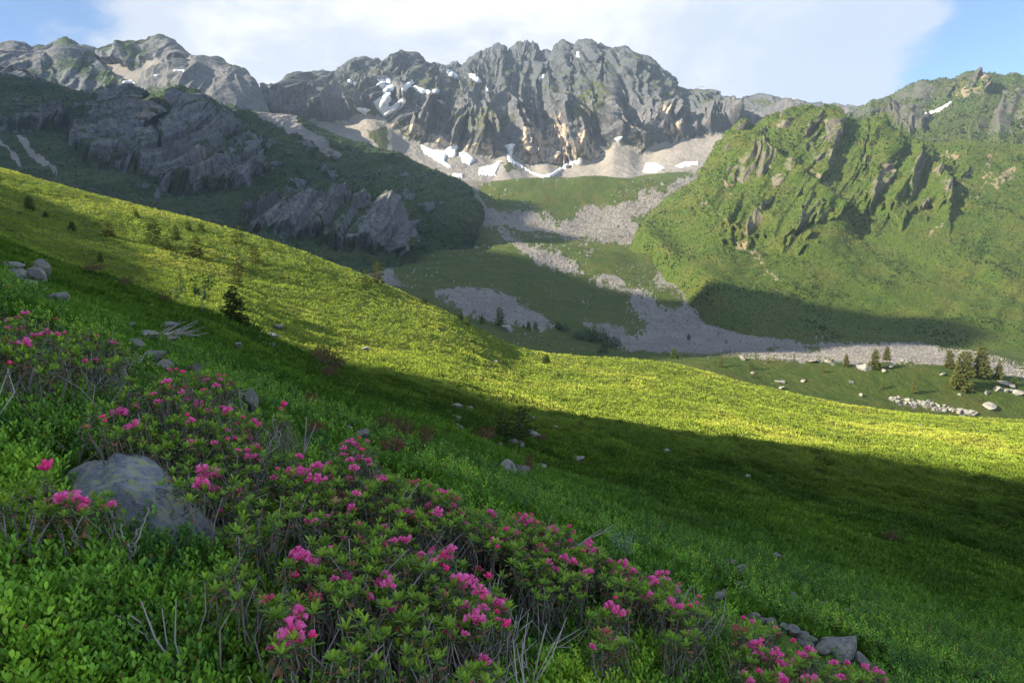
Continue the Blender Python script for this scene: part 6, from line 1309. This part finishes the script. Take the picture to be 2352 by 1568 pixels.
# single plants between the shrubs
def leafy_plant(x, y, top, label, seed):
    p = hit_ground(x, y); d = p[1]; H = (y-top)*d/FOC; r = np.random.RandomState(seed)
    o = empty('leafy_plant', p); tag(o, label, 'plant')
    st, fo = MB(), MB()
    for k in range(5):
        a = r.uniform(-.35, .25); e = np.array([a*H*.5, r.normal()*.03, H*r.uniform(.65, 1.0)])
        st.tube([[0, 0, -.03], e*.5+[0, 0, .02], e], [.004, .003, .001], (.05, .12, .03), 4)
        t = r.uniform(.2, 1, 22)[:, None]; q = e*t; an = r.uniform(0, 6.28, 22)
        D = np.stack([np.cos(an)*.6, np.sin(an)*.6, np.full(22, .9)], 1)
        fo.leaves(q, D, np.array([0, 0, 1.0])-D*.5+r.normal(size=(22, 3))*.2, .05*r.uniform(.7, 1.2, 22), .011, np.array([.05, .16, .03])*r.uniform(.8, 1.3, (22, 1)), .1, .1)
    link('stems', st.mesh('stems'), M_LEAF, o); link('leaves', fo.mesh('leaves'), M_LEAF, o)
leafy_plant(1196, 1435, 1270, 'upright light green leafy plant among the flowering shrubs', 801)
def grass_stalk(x0, y0, x1, y1, label, seed, n=1, w_=3.0):
    p = hit_ground(x0, y0); d = p[1]; mb = MB(); r = np.random.RandomState(seed)
    for k in range(n):
        A, e = ray(x1+r.normal()*8*(n > 1), y1+abs(r.normal())*10*(n > 1)); q = np.array([A*d, d*.985, e*d])-p
        t = np.linspace(0, 1, 8)[:, None]; pts = q*t+np.array([q[2]*.10, 0, 0])*(t*t-t)
        mb.tube(pts, np.linspace(w_, w_*.35, 8)*d/FOC*.5, (.10, .22, .04), 4)
    o = link('grass_stalk', mb.mesh('grass_stalk'), M_LEAF); o.location = p
    tag(o, label, 'grass stalk', 'single grass stalks')
grass_stalk(100, 1130, 104, 925, 'tall thin grass stalk rising left of the boulder', 811)
grass_stalk(1500, 1590, 1555, 1495, 'broad grass blades at the bottom edge right of the centre', 812, 4, 4.5)
grass_stalk(355, 985, 372, 905, 'pointed dark grass tuft by the scattered pink blooms', 813, 4, 5)
grass_stalk(80, 1320, 92, 1180, 'short grass stalk at the left edge below the boulder', 814)
def plume(x, y, label, seed):
    p = hit_ground(x, y); d = p[1]; r = np.random.RandomState(seed); s = d/FOC
    o = empty('feathery_plant', p); tag(o, label, 'plant')
    st, fo = MB(), MB()
    for k in range(9):
        e = np.array([r.uniform(-34, 34), r.uniform(-12, 12), r.uniform(30, 72)])*s; st.tube([[0, 0, -.02], e*.5+[0, 0, 4*s], e], np.array([1.6, 1.2, .6])*s, (.12, .2, .1), 4)
        c = e*r.uniform(.35, 1.05, (44, 1))+r.normal(size=(44, 3))*7*s
        fo.blades(c, r.normal(size=(44, 3))+[0, 0, .5], 7*s, 2.6*s, np.array([.13, .24, .12])*r.uniform(.8, 1.7, (44, 1)))
    link('stems', st.mesh('stems'), M_LEAF, o); link('leaves', fo.mesh('leaves'), M_LEAF, o)
plume(1434, 1290, 'pale feathery plant at the edge of the flower bank against the meadow', 821)
# ------------------------------------------------------------------ haze
m_ = bpy.data.materials.new('haze_air'); m_.use_nodes = True; t_ = NT(m_.node_tree)
pv = t_.n('ShaderNodeVolumePrincipled'); pv.inputs['Color'].default_value = (.58, .77, 1.0, 1); pv.inputs['Density'].default_value = 0.000058; pv.inputs['Anisotropy'].default_value = 0.1
ou = t_.n('ShaderNodeOutputMaterial'); t_.t.links.new(pv.outputs[0], ou.inputs['Volume'])
lo, hi = np.full(3, 1e9), np.full(3, -1e9)
for o in COL.objects:
    if o.type == 'MESH' and o.parent is None:
        bb = np.array([o.matrix_world @ Vector(c) for c in o.bound_box]); lo = np.minimum(lo, bb.min(0)); hi = np.maximum(hi, bb.max(0))
lo -= 1.0; hi += 8.0; lo[1] = min(lo[1], -60); lo[:2] -= 30
c8 = [(x, y, z) for x in (lo[0], hi[0]) for y in (lo[1], hi[1]) for z in (lo[2], hi[2])]
hz = link('haze', mesh_arrays('haze', np.array(c8), np.array([[0, 1, 3, 2], [4, 6, 7, 5], [0, 4, 5, 1], [2, 3, 7, 6], [0, 2, 6, 4], [1, 5, 7, 3]]), False), m_)
tag(hz, 'thin blue afternoon haze over the valley', None, None, 'stuff')
